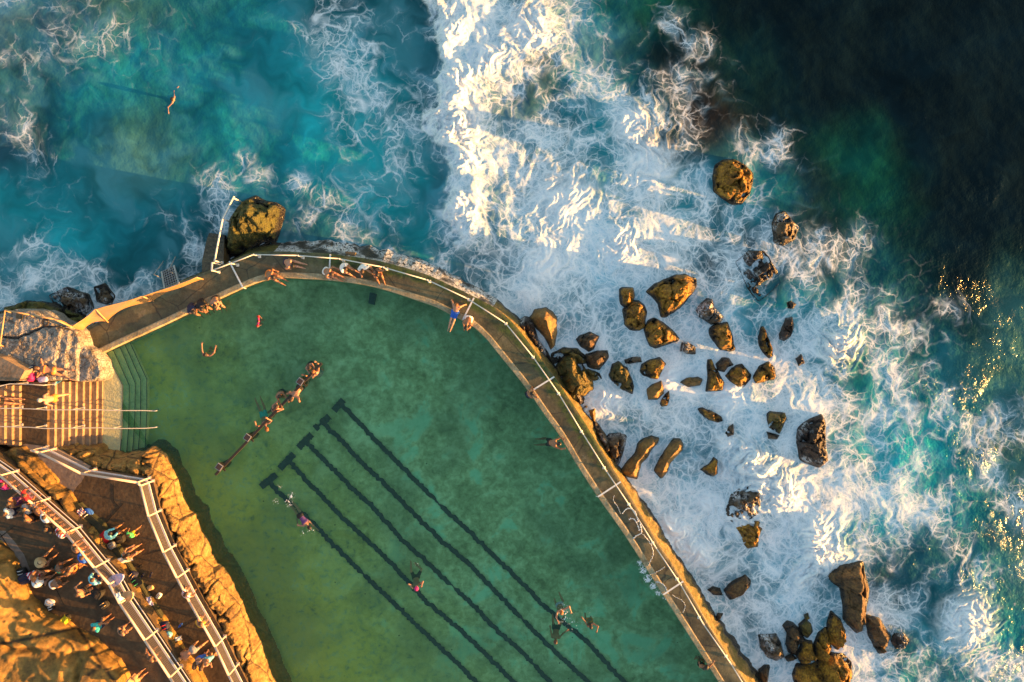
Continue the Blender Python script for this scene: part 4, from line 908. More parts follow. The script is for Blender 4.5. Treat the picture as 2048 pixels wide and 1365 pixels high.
# net fence along the left part of the walkway
m_net, t, b = new_mat("shade_net"); q = NT(t); b.inputs["Base Color"].default_value = (.42, .22, .07, 1); b.inputs["Roughness"].default_value = .8
tr2 = q.n("BsdfTransparent"); mx2 = q.n("MixShader"); wv = q.n("TexWave", wave_type='BANDS', bands_direction='DIAGONAL'); wv.inputs["Scale"].default_value = 9; q.l(q.pos(), wv.inputs[0])
q.l(q.math('ADD', .62, q.math('MULTIPLY', wv.outputs[1], .25)), mx2.inputs[0]); q.l(tr2.outputs[0], mx2.inputs[1]); q.l(b.outputs[0], mx2.inputs[2]); q.l(mx2.outputs[0], t.nodes["Material Output"].inputs[0])
m_post = mat_plain("orange_post", (.45, .26, .12), .5, .15, 8)
root = empty("net_fence", P(260, 620, ZD), "tan netting hung on slanting posts along the outer edge of the walkway's left part", "net fence")
TOPS = [((143,654),(161,670)),((190.7,618.7),(216,645)),((284,593),(307.6,602.5)),((393,555.5),(406,559))]
tops = [P(*a, ZD+1.05) for a, _ in TOPS]; bots = [P(*b2, ZD) for _, b2 in TOPS]
for a, b2 in zip(tops, bots):
    mb = MB(); mb.tube([b2, a], .035, 8); adopt(root, obj("post", mb, m_post, None, True))
vs = []; fs = []; nx, nz = 49, 8
for i in range(nx):
    u = i/(nx-1)*3; k = min(2, int(u)); w = u-k; a = tops[k].lerp(tops[k+1], w); b2 = bots[k].lerp(bots[k+1], w)
    a = a+Vector((0, 0, -.16*math.sin(math.pi*w))); b2 = a.lerp(b2, .93-.38*math.sin(math.pi*w)**1.0)
    for j in range(nz):
        p = a.lerp(b2, j/(nz-1)); bl = .10*math.sin(math.pi*j/(nz-1))*math.sin(u*5+1); vs.append((p.x+bl*.3, p.y-bl, p.z))
for i in range(nx-1):
    for j in range(nz-1): fs.append((i*nz+j, i*nz+j+1, (i+1)*nz+j+1, (i+1)*nz+j))
mb = MB(); mb.v = vs; mb.f = fs; tb = MB()
for a, c2 in zip(tops[:-1], tops[1:]): tb.tube([a.lerp(c2, x/6)+Vector((0, 0, -.16*math.sin(math.pi*x/6))) for x in range(7)], .022, 6)
adopt(root, obj("netting", mb, m_net, None, True), obj("top_cable", tb, m_post, None, True))
# rail round the grey platform
zr = 3.3; rp = [P(-20, 740, zr), P(0, 690, zr), P(10, 620.5, zr), P(59, 630, zr), P(107, 638.5, zr), P(143, 654, 2.5)]
root = empty("platform_rail", rp[2], "rusty orange rail around the seaward corner of the grey platform", "railing"); mb = MB()
for a, b2 in zip(rp[:-1], rp[1:]): mb.tube([a, b2], .035, 8)
adopt(root, obj("rail", mb, m_post, None, True))
for p, e in zip(rp[1:5], ((8,694),(26,628),(72,636),(120,644))):
    mb = MB(); mb.tube([p, P(*e, 2.45)], .032, 8); adopt(root, obj("post", mb, m_post, None, True))
mb = MB(); a, b2 = rp[4], rp[5]; mb.add([a, b2, b2.lerp(P(140, 648, 1.9), .8), P(122, 641, 2.7)], [(0,1,2,3)]); adopt(root, obj("netting", mb, m_net))
mb = MB(); mb.prism(PL([(33,626),(45,628),(43,639),(31,637)], 2.72), 2.5, 2.72); tag(obj("hatch_cover", mb, m_seastep), "small square brown hatch set in the grey platform", "hatch")
mb = MB(); ring = [P(91+6.0*math.cos(k*.524), 645+5.6*math.sin(k*.524)*1.15, 2.80) for k in range(13)]; mb.tube(ring, .05, 6); tag(obj("mooring_ring", mb, m_dark, None, True), "dark ring-shaped fitting lying on the grey platform", "ring")
# bar across the pool with square post heads
a, b2 = P(431, 950, 1.22), P(643, 727, 1.22)
root = empty("pool_bar", a.lerp(b2, .5), "dark timber hand bar standing in the pool on square posts, people hanging on it", "hand bar")
mb = MB(); mb.beam(a, b2, .12, .12); adopt(root, obj("bar", mb, m_dark))
m_cap = mat_plain("cap_wood", (.055, .028, .02), .5, .3, 12)
dirn = (b2-a).normalized(); side = Vector((-dirn.y, dirn.x, 0))
for x, y in ((438,934.5),(494.5,875.5),(600,763.5)):
    c = P(x, y, 1.42); mb = MB(); mb.box((c.x, c.y, .55), .26, .26, 1.7, math.atan2(dirn.y, dirn.x)+.15); po = obj("post", mb, m_dark); adopt(root, po)
    mb = MB(); mb.box((c.x, c.y, 1.42), .30, .30, .05, math.atan2(dirn.y, dirn.x)+.15); fr2 = obj("post_cap", mb, m_galv)
    mb = MB(); mb.box((c.x, c.y, 1.449), .25, .25, .012, math.atan2(dirn.y, dirn.x)+.15); adopt(root, fr2, obj("cap_inlay", mb, m_cap))
    mb = MB(); mb.beam(Vector((c.x, c.y, 1.2)), Vector((c.x, c.y, 1.2))-side*.32, .07, .07); adopt(root, obj("bracket", mb, m_dark))
# drain block on the sea wall and dark hatch under the pool wall
mb = MB(); mb.prism(PL([(690,503.5),(711,505),(709,512),(692,511)], 1.1), .3, 1.1); tag(obj("drain_block", mb, m_seastep), "small dark block on the foaming outer face of the sea wall", "block")
mb = MB(); mb.prism(PL([(739,585),(752,588),(747,610),(736,607)], .3), -.9, .22); tag(obj("sunken_block", mb, m_lane), "dark rectangular block sunk in the pool under the walkway wall", "block")
# ---------------------------------------------------------------- bags, towels, hats lying about
def cloth(name, pts, z, mat, label, cat, drop=0.0, th=.025, folds=.03, group=None):
    n = 14; q4 = [P(x, y, z) for x, y in pts]; vs = []; fs = []
    for i in range(n+1):
        for j in range(n+1):
            u, v = i/n, j/n; p = q4[0].lerp(q4[1], u).lerp(q4[3].lerp(q4[2], u), v)
            e = .03*math.sin(9*u+5*v)+.02*math.sin(17*v-4*u)
            vs.append((p.x+e*.6, p.y+e*.4, p.z+th+folds*(math.sin(7*u+3*v)*math.sin(5*v+1)+.6)-drop*max(0, v-.6)**1.2))
    m = n+1
    for i in range(n):
        for j in range(n): fs.append((i*m+j, (i+1)*m+j, (i+1)*m+j+1, i*m+j+1))
    k = len(vs); vs += [(x, y, zz-th) for x, y, zz in vs]; fs += [tuple(k+w for w in f[::-1]) for f in fs]
    edge = [(i*m, (i+1)*m) for i in range(n)][::1]
    for i in range(n):
        for a2, b3 in ((i*m, (i+1)*m), ((i+1)*m+n, i*m+n), (i+1, i), (n*m+i, n*m+i+1)): fs.append((a2, k+a2, k+b3, b3))
    o = mesh_obj(name, vs, fs, mat, None, True)
    return tag(o, label, cat, group)
def bag(px, py, z, sx, sy, sz, rz, mat, label, cat="bag", handle=True, mat2=None, name="bag"):
    p = P(px, py, z); root = empty(name, p, label, cat)
    n, m = 16, 10; vs = []; fs = []
    for j in range(m+1):
        w = -math.pi/2+math.pi*j/m
        for i in range(n):
            a = 2*math.pi*i/n; cx = abs(math.cos(a))**.55*math.copysign(1, math.cos(a)); cy = abs(math.sin(a))**.55*math.copysign(1, math.sin(a))
            rr = abs(math.cos(w))**.4; x = sx/2*cx*rr*(1+.10*math.sin(3*a+j)); y = sy/2*cy*rr*(1+.10*math.cos(2*a+j*1.7)); zz = sz*(.5+.5*abs(math.sin(w))**.6*math.copysign(1, math.sin(w)))
            vs.append((p.x+x*math.cos(rz)-y*math.sin(rz), p.y+x*math.sin(rz)+y*math.cos(rz), p.z+zz))
    for j in range(m):
        for i in range(n): fs.append((j*n+i, j*n+(i+1) % n, (j+1)*n+(i+1) % n, (j+1)*n+i))
    adopt(root, mesh_obj("body", vs, fs, mat, None, True))
    if handle:
        for s_ in (-1, 1):
            mb = MB(); mb.tube([(p.x+math.cos(rz)*sx*.28*c-math.sin(rz)*sy*.2*s_, p.y+math.sin(rz)*sx*.28*c+math.cos(rz)*sy*.2*s_, p.z+sz+.10*math.sin(math.pi*(c+1)/2)) for c in (-1, -.5, 0, .5, 1)], .015, 6)
            adopt(root, obj("handle", mb, mat2 or m_dark, None, True))
    return root
def cmat(n, c, v=.15, r=.8): return mat_plain(n, c, r, v, 7, bump=.2)
c_red, c_blue, c_teal, c_white, c_navy = cmat("red_cloth", (.55, .012, .02)), cmat("blue_cloth", (.015, .10, .50)), cmat("teal_cloth", (.02, .34, .38)), cmat("white_cloth", (.78, .76, .74), .05), cmat("navy_cloth", (.014, .016, .05))
c_black, c_yel, c_green, c_pink, c_lil, c_grey = cmat("black_cloth", (.012, .011, .012)), cmat("yellow_cloth", (.62, .46, .01)), cmat("green_cloth", (.10, .60, .16)), cmat("pink_cloth", (.62, .02, .18)), cmat("lilac_cloth", (.45, .42, .62)), cmat("grey_cloth", (.22, .22, .24))
c_tan, c_purple, c_orange, c_cyan = cmat("tan_straw", (.50, .34, .17)), cmat("purple_cloth", (.13, .05, .17)), cmat("orange_cloth", (.72, .20, .03)), cmat("cyan_cloth", (.16, .50, .62))
def striped(name, a, b2, sc, rot=0):
    m, t, b = new_mat(name); q = NT(t); mp = q.n("Mapping"); mp.inputs["Rotation"].default_value = (0, 0, R(rot)); q.l(q.pos(), mp.inputs[0])
    w = q.n("TexWave", wave_type='BANDS', bands_direction='X'); w.inputs["Scale"].default_value = sc; q.l(mp.outputs[0], w.inputs[0])
    q.l(q.ramp(w.outputs[1], [(.45, a), (.55, b2)]), b.inputs["Base Color"]); b.inputs["Roughness"].default_value = .85; return m
c_rws = striped("red_white_stripe", (.55, .012, .03), (.78, .76, .78), 2.6, 30); c_maroon = striped("maroon_white_stripe", (.30, .02, .08), (.70, .66, .70), 3.5, -50)
cloth("beach_towel", [(153,1022),(166,1015),(171,1026),(158,1036)], ZP+.45, c_maroon, "maroon and white striped towel at the far end of the green ledge", "towel")
bag(177, 1027, ZP+.02, .55, .42, .38, .7, c_blue, "bright blue bag with a pale side beside the striped towel", mat2=c_white)
cloth("beach_towel", [(196,1075),(209,1060),(228,1078),(211,1093)], ZP+.45, c_red, "plain bright red towel spread on the green ledge", "towel", .5)
cloth("beach_towel", [(234,1118),(262,1108),(265,1122),(238,1130)], ZP+.45, c_white, "white towel under the dark-haired sitter on the green ledge", "towel", .3)
bag(243, 1074, ZP, .42, .50, .40, .3, c_black, "black backpack standing on the lower path beside the red towel", name="backpack")
bag(226, 1090, ZP+.4, .35, .30, .22, .5, c_grey, "small grey bag at the lower corner of the red towel")
bag(269, 1150, ZP+.4, .45, .34, .30, 1.0, c_navy, "navy bag with ring handles on the ledge below the white towel", mat2=c_tan)
bag(275, 1163, ZP+.4, .40, .50, .30, .6, c_black, "black bag on the ledge with a green strap trailing from it", mat2=c_green)
cloth("beach_towel", [(293,1194),(303,1193),(307,1211),(297,1214)], ZP+.45, c_lil, "crumpled pale lilac towel hanging on the ledge edge", "towel", .2, folds=.06)
bag(332, 1250, ZP+.4, .42, .42, .32, .2, c_navy, "navy bag with a red corner, halfway down the ledge", mat2=c_red)
bag(338, 1270, ZP+.4, .40, .30, .22, 1.0, c_cyan, "pale round bag full of purple cloth on the ledge", mat2=c_purple)
bag(352, 1290, ZP+.02, .55, .75, .40, .5, c_black, "large black bag below the pale round one at the foot of the ledge")
cloth("beach_towel", [(349,1275),(363,1272),(364,1280),(352,1282)], ZP+.44, c_white, "folded white cloth on top of the large black bag", "towel", .0)
def shoe(px, py, z, rz, mat, label, cat="sandal", group="shoes left on the lower path"):
    p = P(px, py, z); vs = []; fs = []
    for k, zz in ((0, 0), (1, .035)):
        for i in range(14):
            a = 2*math.pi*i/14; x = .14*math.cos(a); y = (.05+.012*math.cos(a))*math.sin(a); vs.append((p.x+x*math.cos(rz)-y*math.sin(rz), p.y+x*math.sin(rz)+y*math.cos(rz), p.z+zz))
    fs = [tuple(range(14))[::-1], tuple(range(14, 28))]+[(i, (i+1) % 14, 14+(i+1) % 14, 14+i) for i in range(14)]
    root = empty("sandal", p, label, cat, group); adopt(root, mesh_obj("sole", vs, fs, mat))
    c, s_ = math.cos(rz), math.sin(rz); mb = MB(); mb.tube([(p.x+.04*c+.055*s_, p.y+.04*s_-.055*c, p.z+.03), (p.x+.09*c, p.y+.09*s_, p.z+.08), (p.x+.04*c-.055*s_, p.y+.04*s_+.055*c, p.z+.03)], .012, 6)
    adopt(root, obj("strap", mb, c_black)); return root
shoe(285, 1152, ZP+.01, 1.0, c_navy, "dark blue sandal on the path near the navy bag, the left of two"); shoe(302, 1150, ZP+.01, 1.2, c_navy, "dark blue sandal on the path near the navy bag, the right of two")
shoe(361, 1251, ZP+.01, .8, c_blue, "single blue sandal on the path beside the joint line"); shoe(279, 1133, ZP+.01, .4, c_black, "black sandal by the white towel's lower corner")
bag(319, 1191, ZP+.01, .30, .20, .12, .9, c_white, "small white bundle with a black strap on the open path", mat2=c_black); bag(302, 1175, ZP+.01, .30, .22, .14, .3, c_tan, "small beige bundle lying by the ledge above the lilac towel", handle=False)
# higher path
cloth("beach_towel", [(53,1147),(72,1140),(80,1152),(58,1162)], ZU+.55, c_rws, "red and white striped towel draped over a bag by the cliff", "towel", .4)
bag(60, 1153, ZU, .60, .45, .50, .4, c_navy, "navy bag under the red and white striped towel"); bag(48, 1142, ZU, .42, .36, .30, .2, c_black, "black backpack with a white mark at the cliff foot", mat2=c_white, name="backpack")
bag(103, 1204, ZU, .40, .30, .26, -.4, c_white, "white and tan striped cool bag standing near the cliff edge", mat2=c_tan); bag(105, 1214, ZU, .3, .26, .2, .3, c_black, "small black bag below the white cool bag", mat2=c_white)
cloth("beach_towel", [(122,1240),(132,1228),(142,1240),(131,1250)], ZU+.55, c_yel, "bright yellow cloth heaped on the rock at the path edge", "towel", .2, folds=.10)
bag(137, 1233, ZU+.05, .3, .25, .3, .3, c_black, "black pouch with a blue cap peeking out behind the yellow cloth", mat2=c_blue)
bag(199, 1182, ZU, .50, .60, .45, .9, c_black, "black backpack in the shade under the higher path fence", name="backpack"); bag(212, 1207, ZU, .40, .34, .30, .6, c_black, "black bag with tan handles against the higher path fence", mat2=c_tan)
cloth("beach_towel", [(231,1188),(240,1184),(246,1200),(237,1206)], ZU+1.26, c_white, "white towel folded over the higher path fence", "towel", .5, folds=.02)
def board(pts, z, mat, label):
    a, b2 = P(*pts[0], z), P(*pts[1], z+.5); d = (b2-a); L = d.length; x = d/L; y = Vector((-x.y, x.x, 0)).normalized(); zz = x.cross(y); vs = []; n = 20
    for k in (-1, 1):
        for i in range(n):
            w = 2*math.pi*i/n; u = math.cos(w); v = math.sin(w)*(1-.25*u); vs.append(a+x*(L/2*(1+u))+y*(.24*v)+zz*(.03*k))
    o = mesh_obj("bodyboard", [tuple(v) for v in vs], [tuple(range(n))[::-1], tuple(range(n, 2*n))]+[(i, (i+1) % n, n+(i+1) % n, n+i) for i in range(n)], mat); return tag(o, label, "board", "boards leaning on the fence")
board(((218,1168),(247,1151)), ZU+.55, c_lil, "pale lilac board leaning on the higher path fence, nearer the stairs"); board(((244,1200),(266,1186)), ZU+.55, c_tan, "beige board leaning on the higher path fence below the folded white towel")
bag(48, 739, 2.62, .5, .35, .3, .2, c_black, "black bag on the grey platform beside the lying sunbather", name="backpack"); bag(68, 737, 2.62, .35, .25, .22, .4, c_navy, "small dark bag with a white flash by the sunbather's head", mat2=c_white)
bag(53, 752, 2.62, .45, .40, .30, .7, c_grey, "grey patterned bag at the platform edge"); bag(66, 754, 2.62, .32, .40, .35, .1, c_pink, "bright magenta bag at the platform edge"); bag(88, 759, 2.62, .45, .26, .18, .1, c_lil, "pale rolled bundle by the top of the stairs", handle=False)
cloth("beach_towel", [(101,772),(110,764),(124,762),(104,775)], ZP-.32, c_cyan, "blue and white towel dropped on the stairs", "towel", 0, folds=.05)
# ---------------------------------------------------------------- people
SKIN = {}
def skin_mat(n, c):
    m, t, b = new_mat(n); q = NT(t); k = q.noise(9, 3)
    q.l(q.ramp(k, [(.3, tuple(x*.86 for x in c)), (.7, tuple(min(1, x*1.08) for x in c))]), b.inputs["Base Color"]); b.inputs["Roughness"].default_value = .5
    b.inputs["Subsurface Weight"].default_value = .0; return m
SK = [skin_mat("skin_fair", (.43, .22, .14)), skin_mat("skin_light", (.36, .175, .10)), skin_mat("skin_tan", (.28, .125, .060)), skin_mat("skin_brown", (.15, .066, .032))]
m_eye = mat_plain("eye", (.02, .015, .012), .3)
HAIR = dict(dark=mat_plain("dark_hair", (.014, .009, .006), .55, .4, 30, bump=.6), brown=mat_plain("brown_hair", (.060, .028, .012), .55, .4, 30, bump=.6), ginger=mat_plain("ginger_hair", (.30, .10, .02), .55, .3, 30, bump=.6), blond=mat_plain("blond_hair", (.40, .24, .09), .55, .3, 30, bump=.6), grey=mat_plain("grey_hair", (.40, .36, .32), .6, .3, 30, bump=.6))
def surface_nets(D, org, vx):
    s = D < 0; nx, ny, nz = D.shape
    c = [s[i:nx-1+i, j:ny-1+j, k:nz-1+k] for i in (0, 1) for j in (0, 1) for k in (0, 1)]
    cnt = sum(x.astype(np.int8) for x in c); act = (cnt > 0) & (cnt < 8)
    idx = np.full(act.shape, -1, np.int64); I = np.argwhere(act); idx[act] = np.arange(len(I))
    acc = np.zeros((len(I), 3)); num = np.zeros(len(I))
    offs = [(i, j, k) for i in (0, 1) for j in (0, 1) for k in (0, 1)]
    for a in range(8):
        for b in range(a+1, 8):
            oa, ob = offs[a], offs[b]
            if sum(abs(u-v) for u, v in zip(oa, ob)) != 1: continue
            da = D[I[:, 0]+oa[0], I[:, 1]+oa[1], I[:, 2]+oa[2]]; db = D[I[:, 0]+ob[0], I[:, 1]+ob[1], I[:, 2]+ob[2]]
            m = (da < 0) != (db < 0); t = np.where(m, da/np.where(m, da-db, 1), 0)
            acc += np.where(m[:, None], np.array(oa)+(np.array(ob)-np.array(oa))*t[:, None], 0); num += m
    V = (I+acc/num[:, None])*vx+org; F = []
    for ax in range(3):
        o1, o2 = [(1, 2), (2, 0), (0, 1)][ax]
        sl0 = [slice(None)]*3; sl1 = [slice(None)]*3; sl0[ax] = slice(0, -1); sl1[ax] = slice(1, None)
        A0, A1 = s[tuple(sl0)], s[tuple(sl1)]; E = np.argwhere(A0 != A1)
        ok = (E[:, o1] > 0) & (E[:, o2] > 0) & (E[:, o1] < act.shape[o1]) & (E[:, o2] < act.shape[o2]); E = E[ok]
        ins = A0[E[:, 0], E[:, 1], E[:, 2]]
        def g(d1, d2):
            q3 = E.copy(); q3[:, o1] -= d1; q3[:, o2] -= d2; return idx[q3[:, 0], q3[:, 1], q3[:, 2]]
        qd = np.stack([g(1, 1), g(0, 1), g(0, 0), g(1, 0)], 1); qd = np.where(ins[:, None], qd, qd[:, ::-1]); F.append(qd)
    F = np.vstack(F); return V, F[(F >= 0).all(1)]
def sdf(prims, vx=.024, k=.035, infl=0., clip=None):
    lo = np.min([np.minimum(np.array(a)-ra, np.array(b)-rb) for a, b, ra, rb in prims], 0)-.08-infl; hi = np.max([np.maximum(np.array(a)+ra, np.array(b)+rb) for a, b, ra, rb in prims], 0)+.08+infl
    n = np.ceil((hi-lo)/vx).astype(int)+1; D = np.full(n, .25, np.float32)
    for a, b, ra, rb in prims:
        a = np.array(a, float); b = np.array(b, float); m = max(ra, rb)+infl+.13
        i0 = np.clip(((np.minimum(a, b)-m-lo)/vx).astype(int), 0, n); i1 = np.clip(((np.maximum(a, b)+m-lo)/vx).astype(int)+2, 0, n)
        g = np.meshgrid(*[lo[d]+vx*np.arange(i0[d], i1[d]) for d in range(3)], indexing='ij')
        e = b-a; L = e@e+1e-9; t = np.clip(sum((g[d]-a[d])*e[d] for d in range(3))/L, 0, 1)
        dd = np.sqrt(sum((g[d]-a[d]-t*e[d])**2 for d in range(3)))-(ra+(rb-ra)*t)-infl
        sl = tuple(slice(i0[d], i1[d]) for d in range(3)); c = D[sl]; h = np.clip(.5+.5*(c-dd)/k, 0, 1); D[sl] = c*(1-h)+dd*h-k*h*(1-h)
    if clip is not None:
        G3 = np.meshgrid(*[lo[d]+vx*np.arange(n[d]) for d in range(3)], indexing='ij')
        for p, nn in clip: D = np.maximum(D, sum((G3[d]-p[d])*nn[d] for d in range(3)).astype(np.float32))
    return surface_nets(D, lo, vx)
def ik(a, b, l1, l2, pole):
    a, b = np.array(a, float), np.array(b, float); d = b-a; L = np.linalg.norm(d); mx_ = (l1+l2)*.995
    if L > mx_: b = a+d/L*mx_; d = b-a; L = mx_
    u = d/(L+1e-9); x = (l1*l1-l2*l2+L*L)/(2*L+1e-9); h = math.sqrt(max(0, l1*l1-x*x))
    p = np.array(pole, float); p = p-u*(p@u); p /= np.linalg.norm(p)+1e-9
    return a+u*x+p*h, b
def rot(v, ax, an):
    return np.array(Matrix.Rotation(an, 3, Vector(ax)) @ Vector(v))
NP = [0]
def person(px, py, z, face, pose, label, skin=1, hair='dark', long=0, shorts=None, top=None, suit=None, hat=None, sc=1.0, group=None, **kw):
    """face: image direction (dx,dy) the person looks; pose numbers are local metres: x right, y ahead, z up from the spot they rest on"""
    D0 = dict(hz=.92, lean=.08, side=0., twist=0., neck=0., look=0., hl=(-.24, .12, .80), hr=(.24, .12, .80), fl=(-.10, .0, .06), fr=(.10, .02, .06), ep=(0, -1, -.3), kp=(0, 1, .2), spread=1., toe=None)
    D0.update(POSES[pose]); D0.update(kw); q = D0
    pel = np.array([0, 0, q['hz']], float); lean = q['lean']
    f = np.array([0, math.cos(lean), -math.sin(lean)]); u = np.array([0, math.sin(lean), math.cos(lean)]); r = np.array([1., 0, 0])
    if q['side']: u, r = rot(u, f, q['side']), rot(r, f, q['side'])
    hipr = r.copy(); hipf = f.copy()
    if q['twist']: f, r = rot(f, u, q['twist']), rot(r, u, q['twist'])
    bend = q.get('hunch', .12); ub = u*math.cos(bend)+f*math.sin(bend); fb = f*math.cos(bend)-u*math.sin(bend)
    waist = pel+u*.20; chest = waist+u*.06+ub*.14; nk = waist+u*.05+ub*.29; shl, shr = nk-r*.175-ub*.04, nk+r*.175-ub*.04
    hd = ub*math.cos(q['neck'])+fb*math.sin(q['neck']); hf = fb*math.cos(q['neck'])-ub*math.sin(q['neck'])
    hc = nk+hd*.185+hf*.015
    if q['look']: hf = rot(hf, hd, q['look'])
    hrt = np.cross(hf, hd)
    hpl, hpr = pel-hipr*.085, pel+hipr*.085
    def T(v): return np.array(v, float)
    el, wl = ik(shl, T(q['hl']), .285, .25, T(q.get('epl', q['ep']))+np.array([-.35, 0, 0])); er, wr = ik(shr, T(q['hr']), .285, .25, T(q.get('epr', q['ep']))+np.array([.35, 0, 0]))
    kl, al = ik(hpl, T(q['fl']), .43, .42, T(q.get('kpl', q['kp']))+np.array([-.12, 0, 0])); kr, ar = ik(hpr, T(q['fr']), .43, .42, T(q.get('kpr', q['kp']))+np.array([.12, 0, 0]))
    def toe(a, k):
        d = T(q['toe']) if q['toe'] is not None else (np.array([0, 1, 0.])*.8+np.array([0, 0, -.15]))
        return a+d/np.linalg.norm(d)*.17
    tl_, tr_ = toe(al, kl), toe(ar, kr)
    P1 = [(pel-hipr*.07, pel+hipr*.07, .118, .118), (pel, waist, .125, .112), (pel-hipr*.05, waist-r*.045, .10, .09), (pel+hipr*.05, waist+r*.045, .10, .09), (waist, chest, .11, .118), (waist-r*.04, chest-r*.085, .09, .095), (waist+r*.04, chest+r*.085, .09, .095), (chest-r*.085, chest+r*.085, .095, .095), (shl+r*.03, shr-r*.03, .062, .062), (chest, nk, .10, .06)]
    TOR = list(P1)
    NEC = [(nk-ub*.02, hc-hd*.04, .056, .050)]
    HEAD = [(hc-hd*.02-hf*.012, hc+hd*.035-hf*.018, .084, .088), (hc-hd*.045+hf*.025, hc-hd*.075+hf*.045, .060, .040), (hc-hd*.005+hf*.075, hc-hd*.03+hf*.098, .014, .016), (hc-hrt*.082-hd*.012, hc-hrt*.086+hd*.012, .016, .016), (hc+hrt*.082-hd*.012, hc+hrt*.086+hd*.012, .016, .016)]
    ARML = [(shl, el, .050, .040), (el, wl, .041, .028)]; ARMR = [(shr, er, .050, .040), (er, wr, .041, .028)]
    LEGL = [(hpl, kl, .088, .056), (kl, kl*.62+al*.38, .054, .056), (kl*.62+al*.38, al, .054, .036), (al-(tl_-al)*.25, tl_, .034, .026)]
    LEGR = [(hpr, kr, .088, .056), (kr, kr*.62+ar*.38, .054, .056), (kr*.62+ar*.38, ar, .054, .036), (ar-(tr_-ar)*.25, tr_, .034, .026)]
    HANDS = []; fv = []; 
    fing = MB()
    for w, e, sgn in ((wl, el, -1), (wr, er, 1)):
        d = (w-e)/np.linalg.norm(w-e); sd2 = np.cross(d, np.array([0, 0, 1.])); sd2 = sd2/(np.linalg.norm(sd2)+1e-6)
        if np.linalg.norm(sd2) < .3: sd2 = np.array([1., 0, 0])
        pn = np.cross(sd2, d); kn = w+d*.075
        HANDS += [(w, kn-sd2*.018, .026, .021), (w, kn+sd2*.018, .026, .021)]
        cu = q.get('curl', .5)
        for i, (o, L) in enumerate(((-.030, .062), (-.010, .076), (.011, .072), (.030, .058))):
            b0 = kn+sd2*o-d*.01; b1 = b0+d*L*.55*math.cos(cu*.5)-pn*L*.55*math.sin(cu*.5)+sd2*o*.25; b2 = b1+d*L*.5*math.cos(cu*1.4)-pn*L*.5*math.sin(cu*1.4)
            fing.tube([b0, b1, b2], [.0095, .0088, .0068], 6)
        th0 = w+d*.03-sd2*sgn*.02; fing.tube([th0, th0-sd2*sgn*.032+d*.03, th0-sd2*sgn*.036+d*.062], [.011, .010, .008], 6)
    body = TOR+NEC+HEAD+ARML+ARMR+LEGL+LEGR+HANDS
    V, Fq = sdf(body)
    nV = len(V); fv = np.array([tuple(v) for v in fing.v]); 
    eyes = MB()
    for s_ in (-1, 1): eyes.ball(tuple(hc+hrt*.032*s_+hf*.074+hd*.004), .012, 6, 4)
    al_v = [tuple(v) for v in V]+[tuple(v) for v in fv]+eyes.v
    fl_ = [tuple(int(i) for i in fa) for fa in Fq]+[tuple(i+nV for i in fa) for fa in fing.f]; ne = len(fl_); fl_ += [tuple(i+nV+len(fv) for i in fa) for fa in eyes.f]
    loc = P(px, py, z+q['hz']*sc); loc.z = z
    NP[0] += 1
    root = bpy.data.objects.new("person", None); root.empty_display_size = .2; link(root); tag(root, label, "person", group)
    root.location = loc; fd = Vector((face[0], -face[1])); root.rotation_euler = (0, 0, math.atan2(fd.y, fd.x)-math.pi/2); root.scale = (sc, sc, sc)
    bo = mesh_obj("body", al_v, fl_, [SK[skin], m_eye], root, True)
    mi = np.zeros(len(fl_), np.int32); mi[ne:] = 1; bo.data.polygons.foreach_set("material_index", mi)
    def part(nm, prims, mat, infl, clip=None, vx=.024, k=.035):
        v, f2 = sdf(prims, vx, k, infl, clip)
        if len(f2): return mesh_obj(nm, [tuple(x) for x in v], [tuple(int(i) for i in fa) for fa in f2], mat, root, True)
    def cut(pr, t): a, b, ra, rb = pr; return (a, a+(b-a)*t, ra, ra+(rb-ra)*t)
    if shorts:
        mat, ln = shorts; pr = [TOR[0], cut(TOR[1], .75), cut(TOR[2], .7), cut(TOR[3], .7), cut(LEGL[0], ln), cut(LEGR[0], ln)]
        part("shorts" if ln > .25 else "swim_briefs", pr, mat, .016 if ln > .25 else .010, [(pel+u*.13, u)]+[(h+(k2-h)*min(1, ln+.12), (k2-h)/np.linalg.norm(k2-h)) for h, k2 in ()])
    if top:
        mat, sl_ = top; pr = TOR[1:]+[cut(ARML[0], sl_), cut(ARMR[0], sl_)]
        if sl_ > 1: pr = TOR[1:]+[ARML[0], ARMR[0], cut(ARML[1], .9), cut(ARMR[1], .9)]
        part("shirt", pr, mat, .016, [(pel+u*.02, -u)])
    if suit:
        mat, kind = suit
        if kind == 'one': part("swimsuit", TOR[:9]+[cut(LEGL[0], .10), cut(LEGR[0], .10)], mat, .009, [(chest+ub*.06, ub)])
        else:
            part("bikini_top", [TOR[4], TOR[5], TOR[6], TOR[7]], mat, .010, [(chest+ub*.035, ub), (chest-ub*.05, -ub)]); part("bikini_bottom", [TOR[0], cut(LEGL[0], .10), cut(LEGR[0], .10)], mat, .010, [(pel+u*.06, u)])
    skull = [(hc-hd*.015-hf*.014, hc+hd*.04-hf*.02, .086, .090)]
